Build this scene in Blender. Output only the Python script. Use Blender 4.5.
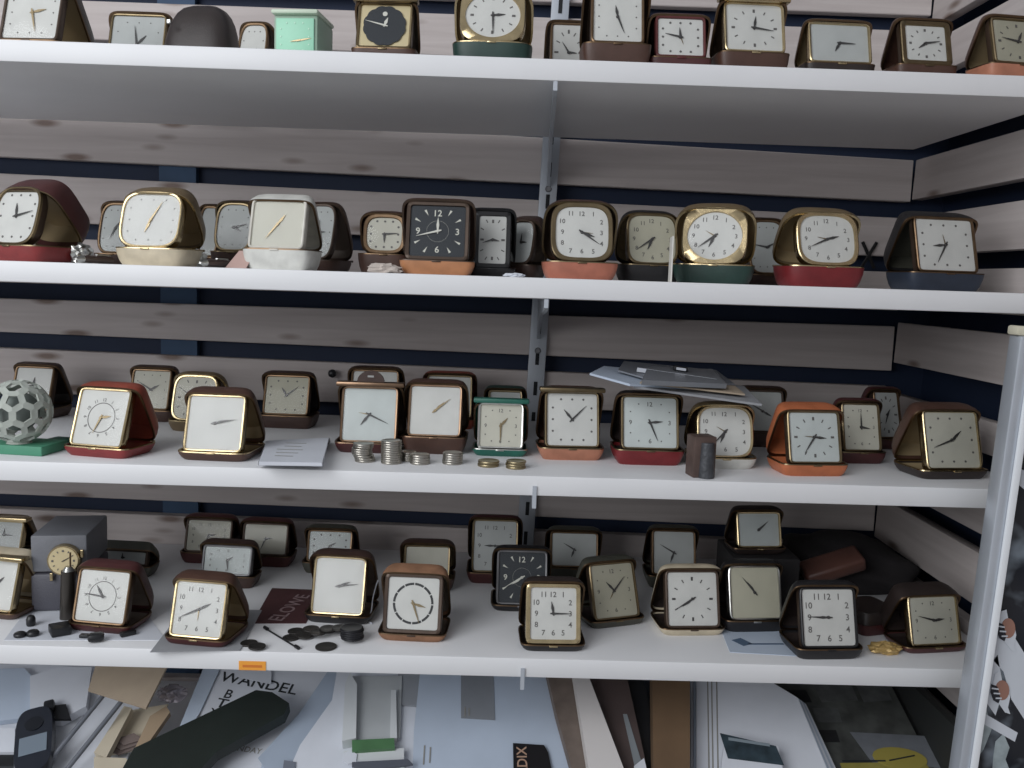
import bpy, bmesh, math, random
from mathutils import Vector, Matrix
random.seed(7)
sc = bpy.context.scene
for o in list(bpy.data.objects): bpy.data.objects.remove(o)
COL = sc.collection
ZO = 1.50                      # height of the camera above the floor
# ------------------------------------------------------------------ camera
F = 917.0
dY = Vector((501-512, 104, -F)).normalized()
dX = Vector((59000, -1784, -F)); dX = (dX - dX.dot(dY)*dY).normalized()
dZ = dX.cross(dY)
A = Matrix((dX, dY, dZ)).transposed()            # world -> camera
cam = bpy.data.objects.new('camera', bpy.data.cameras.new('camera'))
cam.data.sensor_width = 36; cam.data.lens = F/1024*36
cam.data.clip_start = .02
cam.matrix_world = Matrix.Translation((0, 0, ZO)) @ A.transposed().to_4x4()
COL.objects.link(cam); sc.camera = cam
# ------------------------------------------------------------------ world, window light, exposure
w = bpy.data.worlds.new('world'); sc.world = w; w.use_nodes = True
w.node_tree.nodes['Background'].inputs[0].default_value = (.84, .87, .93, 1)
w.node_tree.nodes['Background'].inputs[1].default_value = .50
def area(name, loc, target, sx, sy, power, col):
    l = bpy.data.lights.new(name, 'AREA'); l.shape = 'RECTANGLE'; l.size = sx; l.size_y = sy
    l.energy = power; l.color = col
    o = bpy.data.objects.new(name, l); COL.objects.link(o); o.location = loc
    o.rotation_euler = (Vector(target)-Vector(loc)).to_track_quat('-Z', 'Y').to_euler()
    return o
area('window_daylight', (-1.3, -.85, ZO+.78), (-.05, .95, ZO-.1), 1.5, 1.6, 40, (.96, .975, 1.0))
vs = sc.view_settings
vs.view_transform = 'Standard'; vs.look = 'None'; vs.gamma = 1; vs.exposure = -0.08
try: vs.use_curve_mapping = False
except Exception: pass
# ------------------------------------------------------------------ where a line of sight meets a plane
def ray(x, y): return A.transposed() @ Vector((x-512, -(y-384), -F))
def atY(x, y, Y): d = ray(x, y); return d*(Y/d.y)
def atZ(x, y, z): d = ray(x, y); return d*(z/d.z)
# ------------------------------------------------------------------ materials
MATS = {}
def mat(name, col, rough=.5, metal=0., bump=0., bscale=200., var=0., vscale=30., spec=.5, emis=None, coat=0.):
    if name in MATS: return MATS[name]
    m = bpy.data.materials.new(name); m.use_nodes = True; MATS[name] = m
    nt = m.node_tree; b = nt.nodes['Principled BSDF']
    b.inputs['Base Color'].default_value = (*col, 1); b.inputs['Roughness'].default_value = rough
    b.inputs['Metallic'].default_value = metal; b.inputs['Specular IOR Level'].default_value = spec
    b.inputs['Coat Weight'].default_value = coat
    tc = nt.nodes.new('ShaderNodeTexCoord')
    if var > 0:
        n = nt.nodes.new('ShaderNodeTexNoise'); n.inputs['Scale'].default_value = vscale; n.inputs['Detail'].default_value = 6
        nt.links.new(tc.outputs['Object'], n.inputs['Vector'])
        r = nt.nodes.new('ShaderNodeValToRGB'); r.color_ramp.elements[0].position = .3; r.color_ramp.elements[1].position = .7
        r.color_ramp.elements[0].color = (*[c*(1-var) for c in col], 1); r.color_ramp.elements[1].color = (*[min(1, c*(1+var)) for c in col], 1)
        nt.links.new(n.outputs['Fac'], r.inputs['Fac']); nt.links.new(r.outputs['Color'], b.inputs['Base Color'])
    if bump > 0:
        n = nt.nodes.new('ShaderNodeTexNoise'); n.inputs['Scale'].default_value = bscale; n.inputs['Detail'].default_value = 3
        nt.links.new(tc.outputs['Object'], n.inputs['Vector'])
        bp = nt.nodes.new('ShaderNodeBump'); bp.inputs['Strength'].default_value = bump; bp.inputs['Distance'].default_value = .001
        nt.links.new(n.outputs['Fac'], bp.inputs['Height']); nt.links.new(bp.outputs['Normal'], b.inputs['Normal'])
    return m
def srgb(r, g, b):
    f = lambda c: (c/255/12.92) if c/255 <= .04045 else ((c/255+.055)/1.055)**2.4
    return (f(r), f(g), f(b))
LEATHER = {
 'dark': srgb(44, 36, 34), 'black': srgb(32, 31, 33), 'brown': srgb(74, 51, 42), 'dkbrown': srgb(62, 44, 38), 'tan': srgb(176, 122, 84),
 'maroon': srgb(74, 38, 38), 'red': srgb(128, 46, 46), 'brightred': srgb(114, 33, 37), 'orange': srgb(176, 102, 66), 'copper': srgb(172, 116, 92),
 'salmon': srgb(168, 104, 84), 'green': srgb(34, 96, 82), 'dkgreen': srgb(34, 58, 52), 'navy': srgb(38, 46, 60), 'white': srgb(206, 206, 200),
 'cream': srgb(196, 184, 160), 'olive': srgb(70, 70, 62), 'grey': srgb(82, 82, 84), 'suede': srgb(140, 104, 80), 'golden': srgb(108, 92, 68), 'brick': srgb(140, 66, 50)}
def lea(k):
    s = k == 'suede'
    return mat('leather_'+k, LEATHER[k], .8 if s else .42, bump=.5 if s else .25, bscale=900 if s else 1400, var=.25 if s else .16, vscale=60, spec=.3 if s else .5)
METAL = {'gold': (srgb(186, 168, 132), .26, 1), 'dkgold': (srgb(122, 108, 84), .34, 1), 'silver': (srgb(190, 190, 186), .28, 1), 'bronze': (srgb(112, 92, 72), .38, 1),
 'brownm': (srgb(74, 60, 50), .4, .4), 'blackm': (srgb(26, 26, 28), .35, .2), 'whitem': (srgb(205, 202, 192), .4, 0), 'copperm': (srgb(132, 108, 88), .35, 1), 'maroonm': (srgb(92, 44, 44), .45, .2), 'greym': (srgb(120, 120, 122), .45, .7)}
def met(k):
    c, r, m = METAL[k]; return mat('metal_'+k, c, r, m, bump=.08, bscale=300, var=.14, vscale=90)
DIAL = {'w': srgb(208, 207, 203), 'c': srgb(196, 193, 180), 'g': srgb(186, 188, 186), 'b': srgb(40, 44, 50), 'y': srgb(180, 176, 158), 's': srgb(198, 203, 201), 'gold': srgb(206, 190, 150), 'mint': srgb(150, 205, 176)}
def dial(k): return mat('dial_'+k, DIAL[k], .55, var=.05, vscale=45)
INK = mat('ink', srgb(98, 95, 93), .5); INKL = mat('ink_pale', srgb(140, 138, 132), .5); LUM = mat('cream_paint', srgb(214, 212, 200), .5)
HB = mat('hand_dark', srgb(74, 72, 72), .35, .3); HG = mat('hand_gilt', srgb(142, 126, 98), .3, .8); HL = mat('hand_pale', srgb(216, 214, 204), .4)
def glass_mat():
    m = bpy.data.materials.new('clear_plastic'); m.use_nodes = True; nt = m.node_tree
    for n in list(nt.nodes): nt.nodes.remove(n)
    o = nt.nodes.new('ShaderNodeOutputMaterial'); mx = nt.nodes.new('ShaderNodeMixShader'); t = nt.nodes.new('ShaderNodeBsdfTransparent')
    t.inputs[0].default_value = (.96, .97, .97, 1)
    g = nt.nodes.new('ShaderNodeBsdfGlossy'); g.inputs['Roughness'].default_value = .08
    fr = nt.nodes.new('ShaderNodeFresnel'); fr.inputs[0].default_value = 1.22
    nt.links.new(fr.outputs[0], mx.inputs[0]); nt.links.new(t.outputs[0], mx.inputs[1]); nt.links.new(g.outputs[0], mx.inputs[2]); nt.links.new(mx.outputs[0], o.inputs[0])
    return m
GLASS = glass_mat()
WHITE = mat('shelf_white', srgb(226, 227, 229), .45, var=.02, vscale=12)
# ------------------------------------------------------------------ mesh helpers
def obj(name, bm, m, parent=None, smooth=False, auto=None):
    bmesh.ops.recalc_face_normals(bm, faces=bm.faces)
    me = bpy.data.meshes.new(name); bm.to_mesh(me); bm.free()
    for x in (m if isinstance(m, (list, tuple)) else [m]): me.materials.append(x)
    if smooth or auto:
        for p in me.polygons: p.use_smooth = True
        me.set_sharp_from_angle(angle=math.radians(auto or 40))
    o = bpy.data.objects.new(name, me); COL.objects.link(o)
    if parent: o.parent = parent
    return o
def tag(o, label=None, cat=None, group=None, kind=None):
    if label: o['label'] = label
    if cat: o['category'] = cat
    if group: o['group'] = group
    if kind: o['kind'] = kind
    return o
def empty(name, loc, rz=0, label=None, cat=None, group=None):
    o = bpy.data.objects.new(name, None); o.empty_display_size = .01; COL.objects.link(o)
    o.location = (loc[0], loc[1], loc[2]+ZO); o.rotation_euler = (0, 0, rz)
    return tag(o, label, cat, group)
def box(bm, c, s, M=None, bev=0):
    r = bmesh.ops.create_cube(bm, size=1)['verts']
    for v in r: v.co = Vector((v.co.x*s[0]+c[0], v.co.y*s[1]+c[1], v.co.z*s[2]+c[2]))
    if bev:
        es = set(e for v in r for e in v.link_edges)
        g = bmesh.ops.bevel(bm, geom=list(es), offset=bev, segments=2, affect='EDGES', profile=.5)
        r = list({v for v in g['verts']} | {v for v in r if v.is_valid})
    if M is not None:
        for v in r: v.co = M @ v.co
    return r
def loft(bm, loops, cap0=True, cap1=True, close=False, M=None):
    vv = [[bm.verts.new((M @ Vector(p)) if M is not None else p) for p in L] for L in loops]
    n = len(loops[0]); K = len(vv)
    for k in range(K if close else K-1):
        a, b = vv[k], vv[(k+1) % K]
        for i in range(n): bm.faces.new((a[i], a[(i+1) % n], b[(i+1) % n], b[i]))
    if not close:
        if cap0: bm.faces.new(vv[0][::-1])
        if cap1: bm.faces.new(vv[-1])
    return vv
def outline(w, h, n=8., bulge=0., N=48):
    """superellipse w x h centred on 0, with optional arched top"""
    P = []
    for i in range(N):
        t = 2*math.pi*(i+.5)/N; c, s = math.cos(t), math.sin(t)
        x = w/2*math.copysign(abs(c)**(2/n), c); y = h/2*math.copysign(abs(s)**(2/n), s)
        if bulge and y > 0: y += bulge*h*(1-(2*x/w)**2)*(2*y/h)
        P.append((x, y))
    return P
def lay(P, z, s=1., sx=None, sy=None, dx=0, dy=0):
    sx = s if sx is None else sx; sy = s if sy is None else sy
    return [(x*sx+dx, y*sy+dy, z) for x, y in P]
def inset(w, h, n, d, z, b=0.): return [(x, y, z) for x, y in outline(w-2*d, h-2*d, n, b)]
def cyl(bm, p0, p1, r0, r1=None, n=16, M=None):
    r1 = r0 if r1 is None else r1
    p0, p1 = Vector(p0), Vector(p1); d = (p1-p0).normalized()
    a = d.orthogonal().normalized(); b = d.cross(a)
    L = [[tuple(p+r*(a*math.cos(2*math.pi*i/n)+b*math.sin(2*math.pi*i/n))) for i in range(n)] for p, r in ((p0, r0), (p1, r1))]
    return loft(bm, L, M=M)
GL = {}
def glyph(s):
    if s not in GL:
        cu = bpy.data.curves.new('t', 'FONT'); cu.body = s; cu.size = 1; cu.align_x = 'CENTER'; cu.align_y = 'CENTER'; cu.resolution_u = 3; cu.offset = .012
        o = bpy.data.objects.new('t', cu); COL.objects.link(o)
        me = bpy.data.meshes.new_from_object(o)
        xs = [v.co.x for v in me.vertices]; ys = [v.co.y for v in me.vertices]
        cx, cy = (max(xs)+min(xs))/2, (max(ys)+min(ys))/2
        GL[s] = ([(v.co.x-cx, v.co.y-cy) for v in me.vertices], [tuple(p.vertices) for p in me.polygons], max(xs)-min(xs), max(ys)-min(ys))
        bpy.data.objects.remove(o); bpy.data.curves.remove(cu); bpy.data.meshes.remove(me)
    return GL[s]
def text(bm, s, cx, cy, size, z=0, rot=0, M=None, sx=1):
    vs_, fs, _, _ = glyph(s); c, sn = math.cos(rot), math.sin(rot)
    V = []
    for x, y in vs_:
        x, y = x*size*sx, y*size; p = Vector((cx+x*c-y*sn, cy+x*sn+y*c, z))
        V.append(bm.verts.new(M @ p if M is not None else p))
    for f in fs:
        try: bm.faces.new([V[i] for i in f])
        except ValueError: pass

# ------------------------------------------------------------------ the room shell and the shelves
Y0, YB = .80, 1.136
ST = [.187, .003, -.172, -.341, -.520]; TH = .018
XL = -.95
def wood_mat():
    m = bpy.data.materials.new('whitewashed_wood'); m.use_nodes = True; nt = m.node_tree; b = nt.nodes['Principled BSDF']
    b.inputs['Roughness'].default_value = .75; b.inputs['Specular IOR Level'].default_value = .25
    tc = nt.nodes.new('ShaderNodeTexCoord'); mp = nt.nodes.new('ShaderNodeMapping'); mp.inputs['Scale'].default_value = (3, 3, 55)
    n = nt.nodes.new('ShaderNodeTexNoise'); n.inputs['Scale'].default_value = 1.6; n.inputs['Detail'].default_value = 8; n.inputs['Distortion'].default_value = .6
    nt.links.new(tc.outputs['Object'], mp.inputs[0]); nt.links.new(mp.outputs[0], n.inputs['Vector'])
    r = nt.nodes.new('ShaderNodeValToRGB'); r.color_ramp.elements[0].position = .25; r.color_ramp.elements[1].position = .75
    r.color_ramp.elements[0].color = (*srgb(178, 169, 166), 1); r.color_ramp.elements[1].color = (*srgb(200, 192, 189), 1)
    nt.links.new(n.outputs['Fac'], r.inputs['Fac'])
    # knots
    mp2 = nt.nodes.new('ShaderNodeMapping'); mp2.inputs['Scale'].default_value = (9, 9, 32)
    vo = nt.nodes.new('ShaderNodeTexVoronoi'); vo.inputs['Scale'].default_value = 1.0
    nt.links.new(tc.outputs['Object'], mp2.inputs[0]); nt.links.new(mp2.outputs[0], vo.inputs['Vector'])
    r2 = nt.nodes.new('ShaderNodeValToRGB'); r2.color_ramp.elements[0].position = .08; r2.color_ramp.elements[0].color = (.45, .38, .34, 1)
    r2.color_ramp.elements[1].position = .2; r2.color_ramp.elements[1].color = (1, 1, 1, 1)
    nt.links.new(vo.outputs['Distance'], r2.inputs['Fac'])
    mx = nt.nodes.new('ShaderNodeMix'); mx.data_type = 'RGBA'; mx.blend_type = 'MULTIPLY'; mx.inputs['Factor'].default_value = 1
    nt.links.new(r.outputs['Color'], mx.inputs['A']); nt.links.new(r2.outputs['Color'], mx.inputs['B'])
    nt.links.new(mx.outputs['Result'], b.inputs['Base Color'])
    bp = nt.nodes.new('ShaderNodeBump'); bp.inputs['Strength'].default_value = .3; bp.inputs['Distance'].default_value = .001
    nt.links.new(n.outputs['Fac'], bp.inputs['Height']); nt.links.new(bp.outputs['Normal'], b.inputs['Normal'])
    return m
WOOD = wood_mat()
NAVY = mat('navy_wall_paint', srgb(26, 40, 66), .7, var=.12, vscale=8)
BATTEN = mat('batten_blue_paint', srgb(52, 76, 104), .7, var=.1, vscale=20)
# gaps between the planks: upper edge, lower edge, slope along the wall
GB = [(.400, .381, 0), (.331, .313, 0), (.264, .244, -.01), (.197, .174, -.026), (.119, .099, -.016), (.048, .029, -.008), (-.022, -.042, 0), (-.091, -.111, -.013), (-.158, -.177, 0), (-.226, -.245, -.008), (-.296, -.315, -.015), (-.365, -.385, -.01), (-.434, -.454, 0), (-.503, -.522, 0), (-.57, -.59, 0)]
GS = [(.400, .381), (.318, .298), (.256, .238), (.188, .161), (.113, .092), (.045, .027), (-.018, -.037), (-.087, -.125), (-.158, -.177), (-.238, -.257), (-.310, -.330), (-.350, -.352), (-.422, -.442), (-.503, -.522), (-.57, -.59)]
TILT = math.radians(1.9)       # the uprights and the side wall lean a little, as an old house does
XW = .4955                     # face of the side planks, at camera height
def wallx(z): return XW+math.tan(TILT)*z
# back wall: navy plaster behind, planks on battens
bm = bmesh.new(); box(bm, (-.2, YB+.014+.05+.012, ZO-.35), (2.2, .10, 2.3)); tag(obj('wall_back', bm, NAVY), kind='structure')
bm = bmesh.new(); box(bm, (0, 0, 0), (.10, 1.5, 2.3), Matrix.Translation((XW+.014+.05+.026, .45, ZO-.35)) @ Matrix.Rotation(TILT, 4, 'Y')); tag(obj('wall_right', bm, NAVY), kind='structure')
bm = bmesh.new(); box(bm, (0, .2, -.03), (6, 5, .06)); tag(obj('floor', bm, mat('floor_grey', srgb(120, 116, 110), .6, var=.1, vscale=3)), kind='structure')
GB = [(.480, .460, 0)]+GB; GS = [(.480, .460)]+GS
for i in range(len(GB)-1):
    zt, zb, st, sb = GB[i][1], GB[i+1][0], GB[i][2], GB[i+1][2]; x1 = wallx((zt+zb)/2)-.002
    bm = bmesh.new(); c_ = Vector(((XL+x1)/2, YB+.007, (zt+zb)/2)); e = .001
    q = [(XL, zt+st*XL), (x1, zt+st*x1), (x1, zb+sb*x1), (XL, zb+sb*XL)]; mid = (zt+zb)/2
    ins = [(XL, zt+st*XL-e), (x1, zt+st*x1-e), (x1, zb+sb*x1+e), (XL, zb+sb*XL+e)]
    loft(bm, [[(x-c_.x, y, z-c_.z) for x, z in Q] for Q, y in ((ins, -.007), (q, -.006), (q, .007))])
    o = obj('wall_plank', bm, WOOD); o.location = (c_.x, c_.y, c_.z+ZO); tag(o, kind='structure')
for i in range(len(GS)-1):
    zt, zb = GS[i][1], GS[i+1][0]; L = YB-.05; bm = bmesh.new()
    box(bm, (0, 0, 0), (.014, L, zt-zb), bev=.0012)
    o = obj('wall_plank', bm, WOOD, auto=30); o.location = (wallx((zt+zb)/2)+.007, YB-L/2-.001, ZO+(zt+zb)/2); o.rotation_euler.y = TILT; tag(o, kind='structure')
for x in (-.400,):
    bm = bmesh.new(); box(bm, (x, YB+.0195, ZO-.1), (.045, .011, 1.1)); tag(obj('wall_batten', bm, BATTEN), kind='structure')
for k, z in enumerate(ST):
    bm = bmesh.new(); x1 = wallx(z)-.003
    t = TH
    yb = YB-(.030 if k == 0 else .0128); x1 -= .014 if k == 0 else 0
    box(bm, ((XL+x1)/2, (Y0+yb)/2, ZO+z-t/2), (x1-XL, yb-Y0, t), bev=.0012)
    tag(obj('shelf', bm, WHITE, auto=30), ['white shelf board at the top of the picture', 'second white shelf board from the top', 'middle white shelf board with the coin stacks', 'white shelf board with the orange price sticker', 'lowest shelf board under the papers'][k], 'shelf', 'white shelf boards')
# slotted upright rail at the back and one bracket under each shelf
RAILM = mat('rail_white_enamel', srgb(176, 182, 190), .4, .1)
SLOT = mat('slot_dark', srgb(24, 26, 30), .8)
rail = empty('shelf_rail', (.0505, YB-.0, 0), 0, 'narrow white slotted upright rail screwed to the planks at mid wall', 'rail')
rail.rotation_euler = (0, math.radians(1.75), 0)
bm = bmesh.new(); box(bm, (0, -.005, -.1), (.021, .010, 1.05), bev=.001); obj('channel', bm, RAILM, rail, auto=30)
bm = bmesh.new()
for i in range(26): box(bm, (.0, -.0100, .40-i*.038), (.0045, .0012, .017))
obj('slot', bm, SLOT, rail)['kind'] = 'stuff'
for zz in (.111, -.085, -.26, .30):
    bm = bmesh.new(); cyl(bm, (0, -.0095, zz), (0, -.0125, zz), .0042, .003, 12); obj('screw', bm, met('greym'), rail, auto=30)
for k, z in enumerate(ST[:4]):
    zz = z-TH
    xr = .0505+math.tan(math.radians(1.75))*(z-.02)
    xf = (.041, .040, .0355, .0305)[k]
    b = empty('shelf_bracket', (xr-.002, YB-.0125, zz), math.atan2(xf-xr+.002, -(YB-.0125-Y0))+math.pi/2 if False else -math.atan2(xr-.002-xf, YB-.0125-Y0), ['white bracket under the top shelf', 'white bracket under the second shelf', 'white bracket under the coin shelf', 'white bracket under the lowest clock shelf'][k], 'bracket', 'shelf brackets')
    bm = bmesh.new(); Lb = YB-.0125-Y0
    tail = [(-Lb+.01, -.011), (-.12, -.022), (-.02, -.045), (0, -.055)]
    prof = [(0, -.0003), (-Lb-.0003, -.0003)] + ([(-Lb-.0003, .009), (-Lb-.002, .009), (-Lb-.002, -.011)] if k in (2, 3) else [(-Lb-.0003, -.008)]) + tail
    lo = [[(sx, y, zv) for y, zv in prof] for sx in (-.0018, .0018)]
    loft(bm, lo); obj('arm', bm, RAILM, b)
# ------------------------------------------------------------------ folding travel clocks
def tray(W, D, t, n, taper, wall=.0014, b=0.):
    """an open shallow shell: rim plane z=t, flat bottom z=0, tapered walls"""
    O = outline(W, D, n, b)
    shell = [lay(O, 0, taper), lay(O, t*.28, .5*(1+taper)), lay(O, t*.7, .985), lay(O, t, 1.), lay(outline(W-2*wall, D-2*wall, n, b), t), lay(outline(W-2*wall, D-2*wall, n, b), t*.75, .985)]
    I = outline(W-2*wall, D-2*wall, n, b)
    lining = [lay(I, t*.75, .98), lay(I, t*.3, .5*(1+taper)*.98), lay(I, wall*.8, taper*.97)]
    rim = [lay(O, t-.0001, 1.006), lay(O, t+.0009, 1.0), lay(I, t+.0009, .99), lay(I, t-.0001, .985)]
    return shell, lining, rim
def place(name, loops, M, m, parent, cap0=True, cap1=True, close=False, ang=35):
    bm = bmesh.new(); loft(bm, loops, cap0, cap1, close, M); return obj(name, bm, m, parent, auto=ang)
def hand(name, ang, length, wd, z, M, m, parent, tail=.18, style='taper'):
    a = math.radians(ang); d = Vector((math.sin(a), math.cos(a))); p = Vector((d.y, -d.x))
    bm = bmesh.new()
    if style == 'leaf': pr = [(-tail, .35), (0, .45), (.45, 1.), (1, .08)]
    elif style == 'bar': pr = [(-tail, .7), (0, .7), (.9, .7), (1, .3)]
    else: pr = [(-tail, .55), (0, 1), (.6, .6), (1, .12)]
    up = [d*(k*length)+p*(w_*wd/2) for k, w_ in pr]; dn = [d*(k*length)-p*(w_*wd/2) for k, w_ in pr][::-1]
    L = [[(q.x, q.y, zz) for q in up+dn] for zz in (z, z+.0003)]
    loft(bm, L, M=M)
    return obj(name, bm, m, parent)
NUM = {i: str(i) for i in range(1, 13)}
def numerals(bm, kind, w, h, M, z, mw=1.):
    R = lambda a, k, n: None
    for i in range(1, 13):
        a = math.radians(i*30); c, s = math.sin(a), math.cos(a)
        if kind in ('digits', 'bigdigits', 'rdigits', 'few'):
            if kind == 'rdigits': x, y = c*.39*w, s*.39*h
            else:
                k = .37/max(abs(c), abs(s)); k = min(k, .37*1.32); x, y = c*k*w, s*k*h
            if kind == 'few' and i % 3: 
                box(bm, (x, y, z), (.0012, .0012, .0002), M); continue
            text(bm, NUM[i], x, y, min(w, h)*(.16 if kind == 'bigdigits' else .125)*mw, z, M=M)
        elif kind in ('bars', 'dots', 'rbars', 'bigdots'):
            if kind == 'rbars': k = .38; x, y = c*k*w, s*k*h
            else: k = min(.39/max(abs(c), abs(s)), .39*1.25); x, y = c*k*w, s*k*h
            if kind == 'dots' or kind == 'bigdots':
                r = (.0011 if kind == 'bigdots' else .0007) ; cyl(bm, (x, y, z-.0001), (x, y, z+.0001), r, n=8, M=M)
            else:
                Mr = M @ Matrix.Translation((x, y, z)) @ Matrix.Rotation(-a, 4, 'Z'); box(bm, (0, 0, 0), (.0010*(2 if i % 3 == 0 else 1), h*.07, .0002), Mr)
        elif kind == 'ring':
            k = .34; Mr = M @ Matrix.Translation((c*k*w, s*k*w, z)) @ Matrix.Rotation(-a, 4, 'Z')
            text(bm, NUM[i], 0, 0, w*.085, 0, M=Mr)
    if kind in ('ring', 'track'):
        r0, r1 = (.27*w, .285*w) if kind == 'ring' else (.355*w, .40*w)
        n = 120
        V = [[bm.verts.new(M @ Vector((r*math.sin(2*math.pi*i/n), r*math.cos(2*math.pi*i/n), z))) for i in range(n)] for r in (r0, r1)]
        for i in range(n):
            if kind == 'track' and i % 10 == 0: continue
            j = (i+1) % n; bm.faces.new((V[0][i], V[0][j], V[1][j], V[1][i]))
    if kind == 'black':      # luminous wedges with 12 3 6 9
        for i in range(1, 13):
            a = math.radians(i*30); c, s = math.sin(a), math.cos(a); k = min(.37/max(abs(c), abs(s)), .42)
            if i % 3 == 0: text(bm, NUM[i], c*.36*w, s*.36*h, w*.17, z, M=M)
            else:
                Mr = M @ Matrix.Translation((c*k*w, s*k*h, z)) @ Matrix.Rotation(-a, 4, 'Z')
                v = [bm.verts.new(Mr @ Vector(p)) for p in ((-.0011, .0028, 0), (.0011, .0028, 0), (0, -.0032, 0))]; bm.faces.new(v)
        for i in range(60):
            a = 2*math.pi*i/60; cyl(bm, (.2*w*math.sin(a), .2*w*math.cos(a), z), (.2*w*math.sin(a), .2*w*math.cos(a), z+.0001), .00022, n=5, M=M)
S = {}
ROWGRP = ['travel clocks on the top shelf', 'travel clocks on the second shelf', 'travel clocks on the coin shelf', 'travel clocks on the sticker shelf']
def clock(sh, x0, x1, y0, y1, base, yaw, case, lin, bez, dl, mk, hands, label, n=12., bulge=0., oval=False, bt=.0105, alpha=17., cw=1.02, db=.0027,
          wall=.0045, lidd=.011, ink=None, hm=None, hl=1., alarm=True, z=None, basecol=None, dn=None, lidn=None, topbar=None, D=None, over=.004, name='travel_clock', key=False, roll=0):
    """x0..x1,y0..y1: where the dial stands; base: depth in metres or the sight line that meets the shelf"""
    zs = ST[sh-1] if z is None else z
    cx = (x0+x1)/2
    if base > 3: p = atZ(cx, base, zs); Yf = p.y
    else: Yf = base
    al = math.radians(alpha); ya = math.radians(yaw)
    Yd = Yf+.010
    pl, pr = atY(x0, (y0+(y1 or y0+40))/2, Yd), atY(x1, (y0+(y1 or y0+40))/2, Yd)
    fw = (pr.x-pl.x)/math.cos(ya)
    if y1 is None: zb = zs+bt+db+.001
    else: zb = atY(cx, y1, Yf+.005).z
    bt = max(.006, min(zb-zs-db-.0005, .022))
    zb = zs+bt+db
    # top of the dial: account for the lean
    zt = atY(cx, y0, Yf+.018).z
    fh = (zt-zb)/math.cos(al)
    H = fh+2*db; Wu = fw+2*db; W = (Wu+2*wall)*cw
    Dd = D or max(.030, .92*H)
    px = atY(cx, base if base > 3 else 200, Yd).x if False else (pl.x+pr.x)/2
    root = empty(name, (px, Yf, zs), ya, label, 'clock', ROWGRP[sh-1])
    if roll: root.rotation_euler.y = math.radians(roll)
    L = lea(case); LN = mat('lining_gold', srgb(160, 142, 110), .38, .25, var=.12) if lin in ('dkgold', 'golden') else mat('lining_grey', srgb(120, 108, 98), .5, .1, var=.12) if lin == 'bronze' else met(lin) if lin in METAL else lea(lin); B = met(bez)
    cn = lidn or (4.0 if n < 6 else 7.0)
    # base
    Mb = Matrix.Translation((0, Dd/2, 0.0))
    sh_, li_, ri_ = tray(W, Dd, bt, cn, .86)
    RM = B if (n < 6 or sh in (2, 3)) and bez != 'whitem' else met('bronze')
    bs = place('base_shell', sh_, Mb, lea(basecol) if basecol else L, root, True, False)
    place('rim', ri_, Mb, RM, bs, False, False, True); place('lining', li_, Mb, LN, bs, False, True)
    # movement unit
    y_u, z_u = .0035, bt-.001+.0012
    Mu = Matrix.Translation((0, y_u, z_u)) @ Matrix.Rotation(math.pi/2-al, 4, 'X') @ Matrix.Translation((0, H/2, 0))
    # local: x right, y up the dial, z towards the viewer
    tk = min(.011, Dd*.3)
    mc = place('movement_case', [inset(Wu, H, n, .003, -tk, bulge), inset(Wu, H, n, .0, -tk*.6, bulge), inset(Wu, H, n, 0, -.0015, bulge)], Mu, met('brownm') if bez in ('bronze', 'dkgold', 'brownm', 'blackm') else met(bez), root)
    dnn = dn or (2.0 if oval else (n if n < 6 else 22.))
    kd = 1.
    inner = lambda d, z_: lay(outline(fw*kd-2*d, fh*kd-2*d, dnn, bulge), z_)
    place('bezel', [inset(Wu, H, n, 0, -.0015, bulge), inset(Wu, H, n, .0003, .0008, bulge), inset(Wu, H, n, .0011, .0014, bulge), inner(-.0004, .0012), inner(0., .0003), inner(0., -.0008)], Mu, B, root, False, False)
    dlo = place('dial', [inner(-.0006, -.0012), inner(-.0006, -.0006)], Mu, dial(dl), root)
    bm = bmesh.new(); zf = -.0004
    if mk != 'none':
        numerals(bm, mk, fw, fh, Mu, zf); obj('hour_marks', bm, ink or (LUM if dl == 'b' else INK), dlo)
    else: bm.free()
    HM = hm or (HL if dl == 'b' else HB)
    r = min(fw, fh)/2
    if hands:
        h, m_, a_ = hands
        hand('hour_hand', h, r*.52*hl, .0026, zf+.0004, Mu, HM, dlo, style='leaf' if r > .018 else 'taper')
        hand('minute_hand', m_, r*.80*hl, .0019, zf+.0008, Mu, HM, dlo)
        if a_ is not None: hand('alarm_hand', a_, r*.42, .0011, zf+.0002, Mu, HG, dlo)
        bm = bmesh.new(); cyl(bm, (0, 0, zf), (0, 0, zf+.0013), .0016, .0012, 12, Mu); obj('hub', bm, HM, dlo)
    pane = place('crystal', [inner(.0002, .0010)], Mu, GLASS, root, False, False) if False else None
    bm = bmesh.new(); vv = [bm.verts.new(Mu @ Vector(p)) for p in inner(.0001, .0011)]
    cv = bm.verts.new(Mu @ Vector((0, 0, .0019)))
    for i in range(len(vv)): bm.faces.new((vv[i], vv[(i+1) % len(vv)], cv))
    obj('crystal', bm, GLASS, root, smooth=True)
    # lid: from the back of the base up to the top of the unit
    top = Vector((0, y_u+H*math.sin(al)+.0005, z_u+H*math.cos(al)+.001)); hin = Vector((0, Dd-.0015, bt+.0005))
    top = top-Vector((0, 0, lidd*(.30 if n < 6 or case == 'white' else .22)))
    v = (top-hin); LL = v.length+over; v.normalize()
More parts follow.
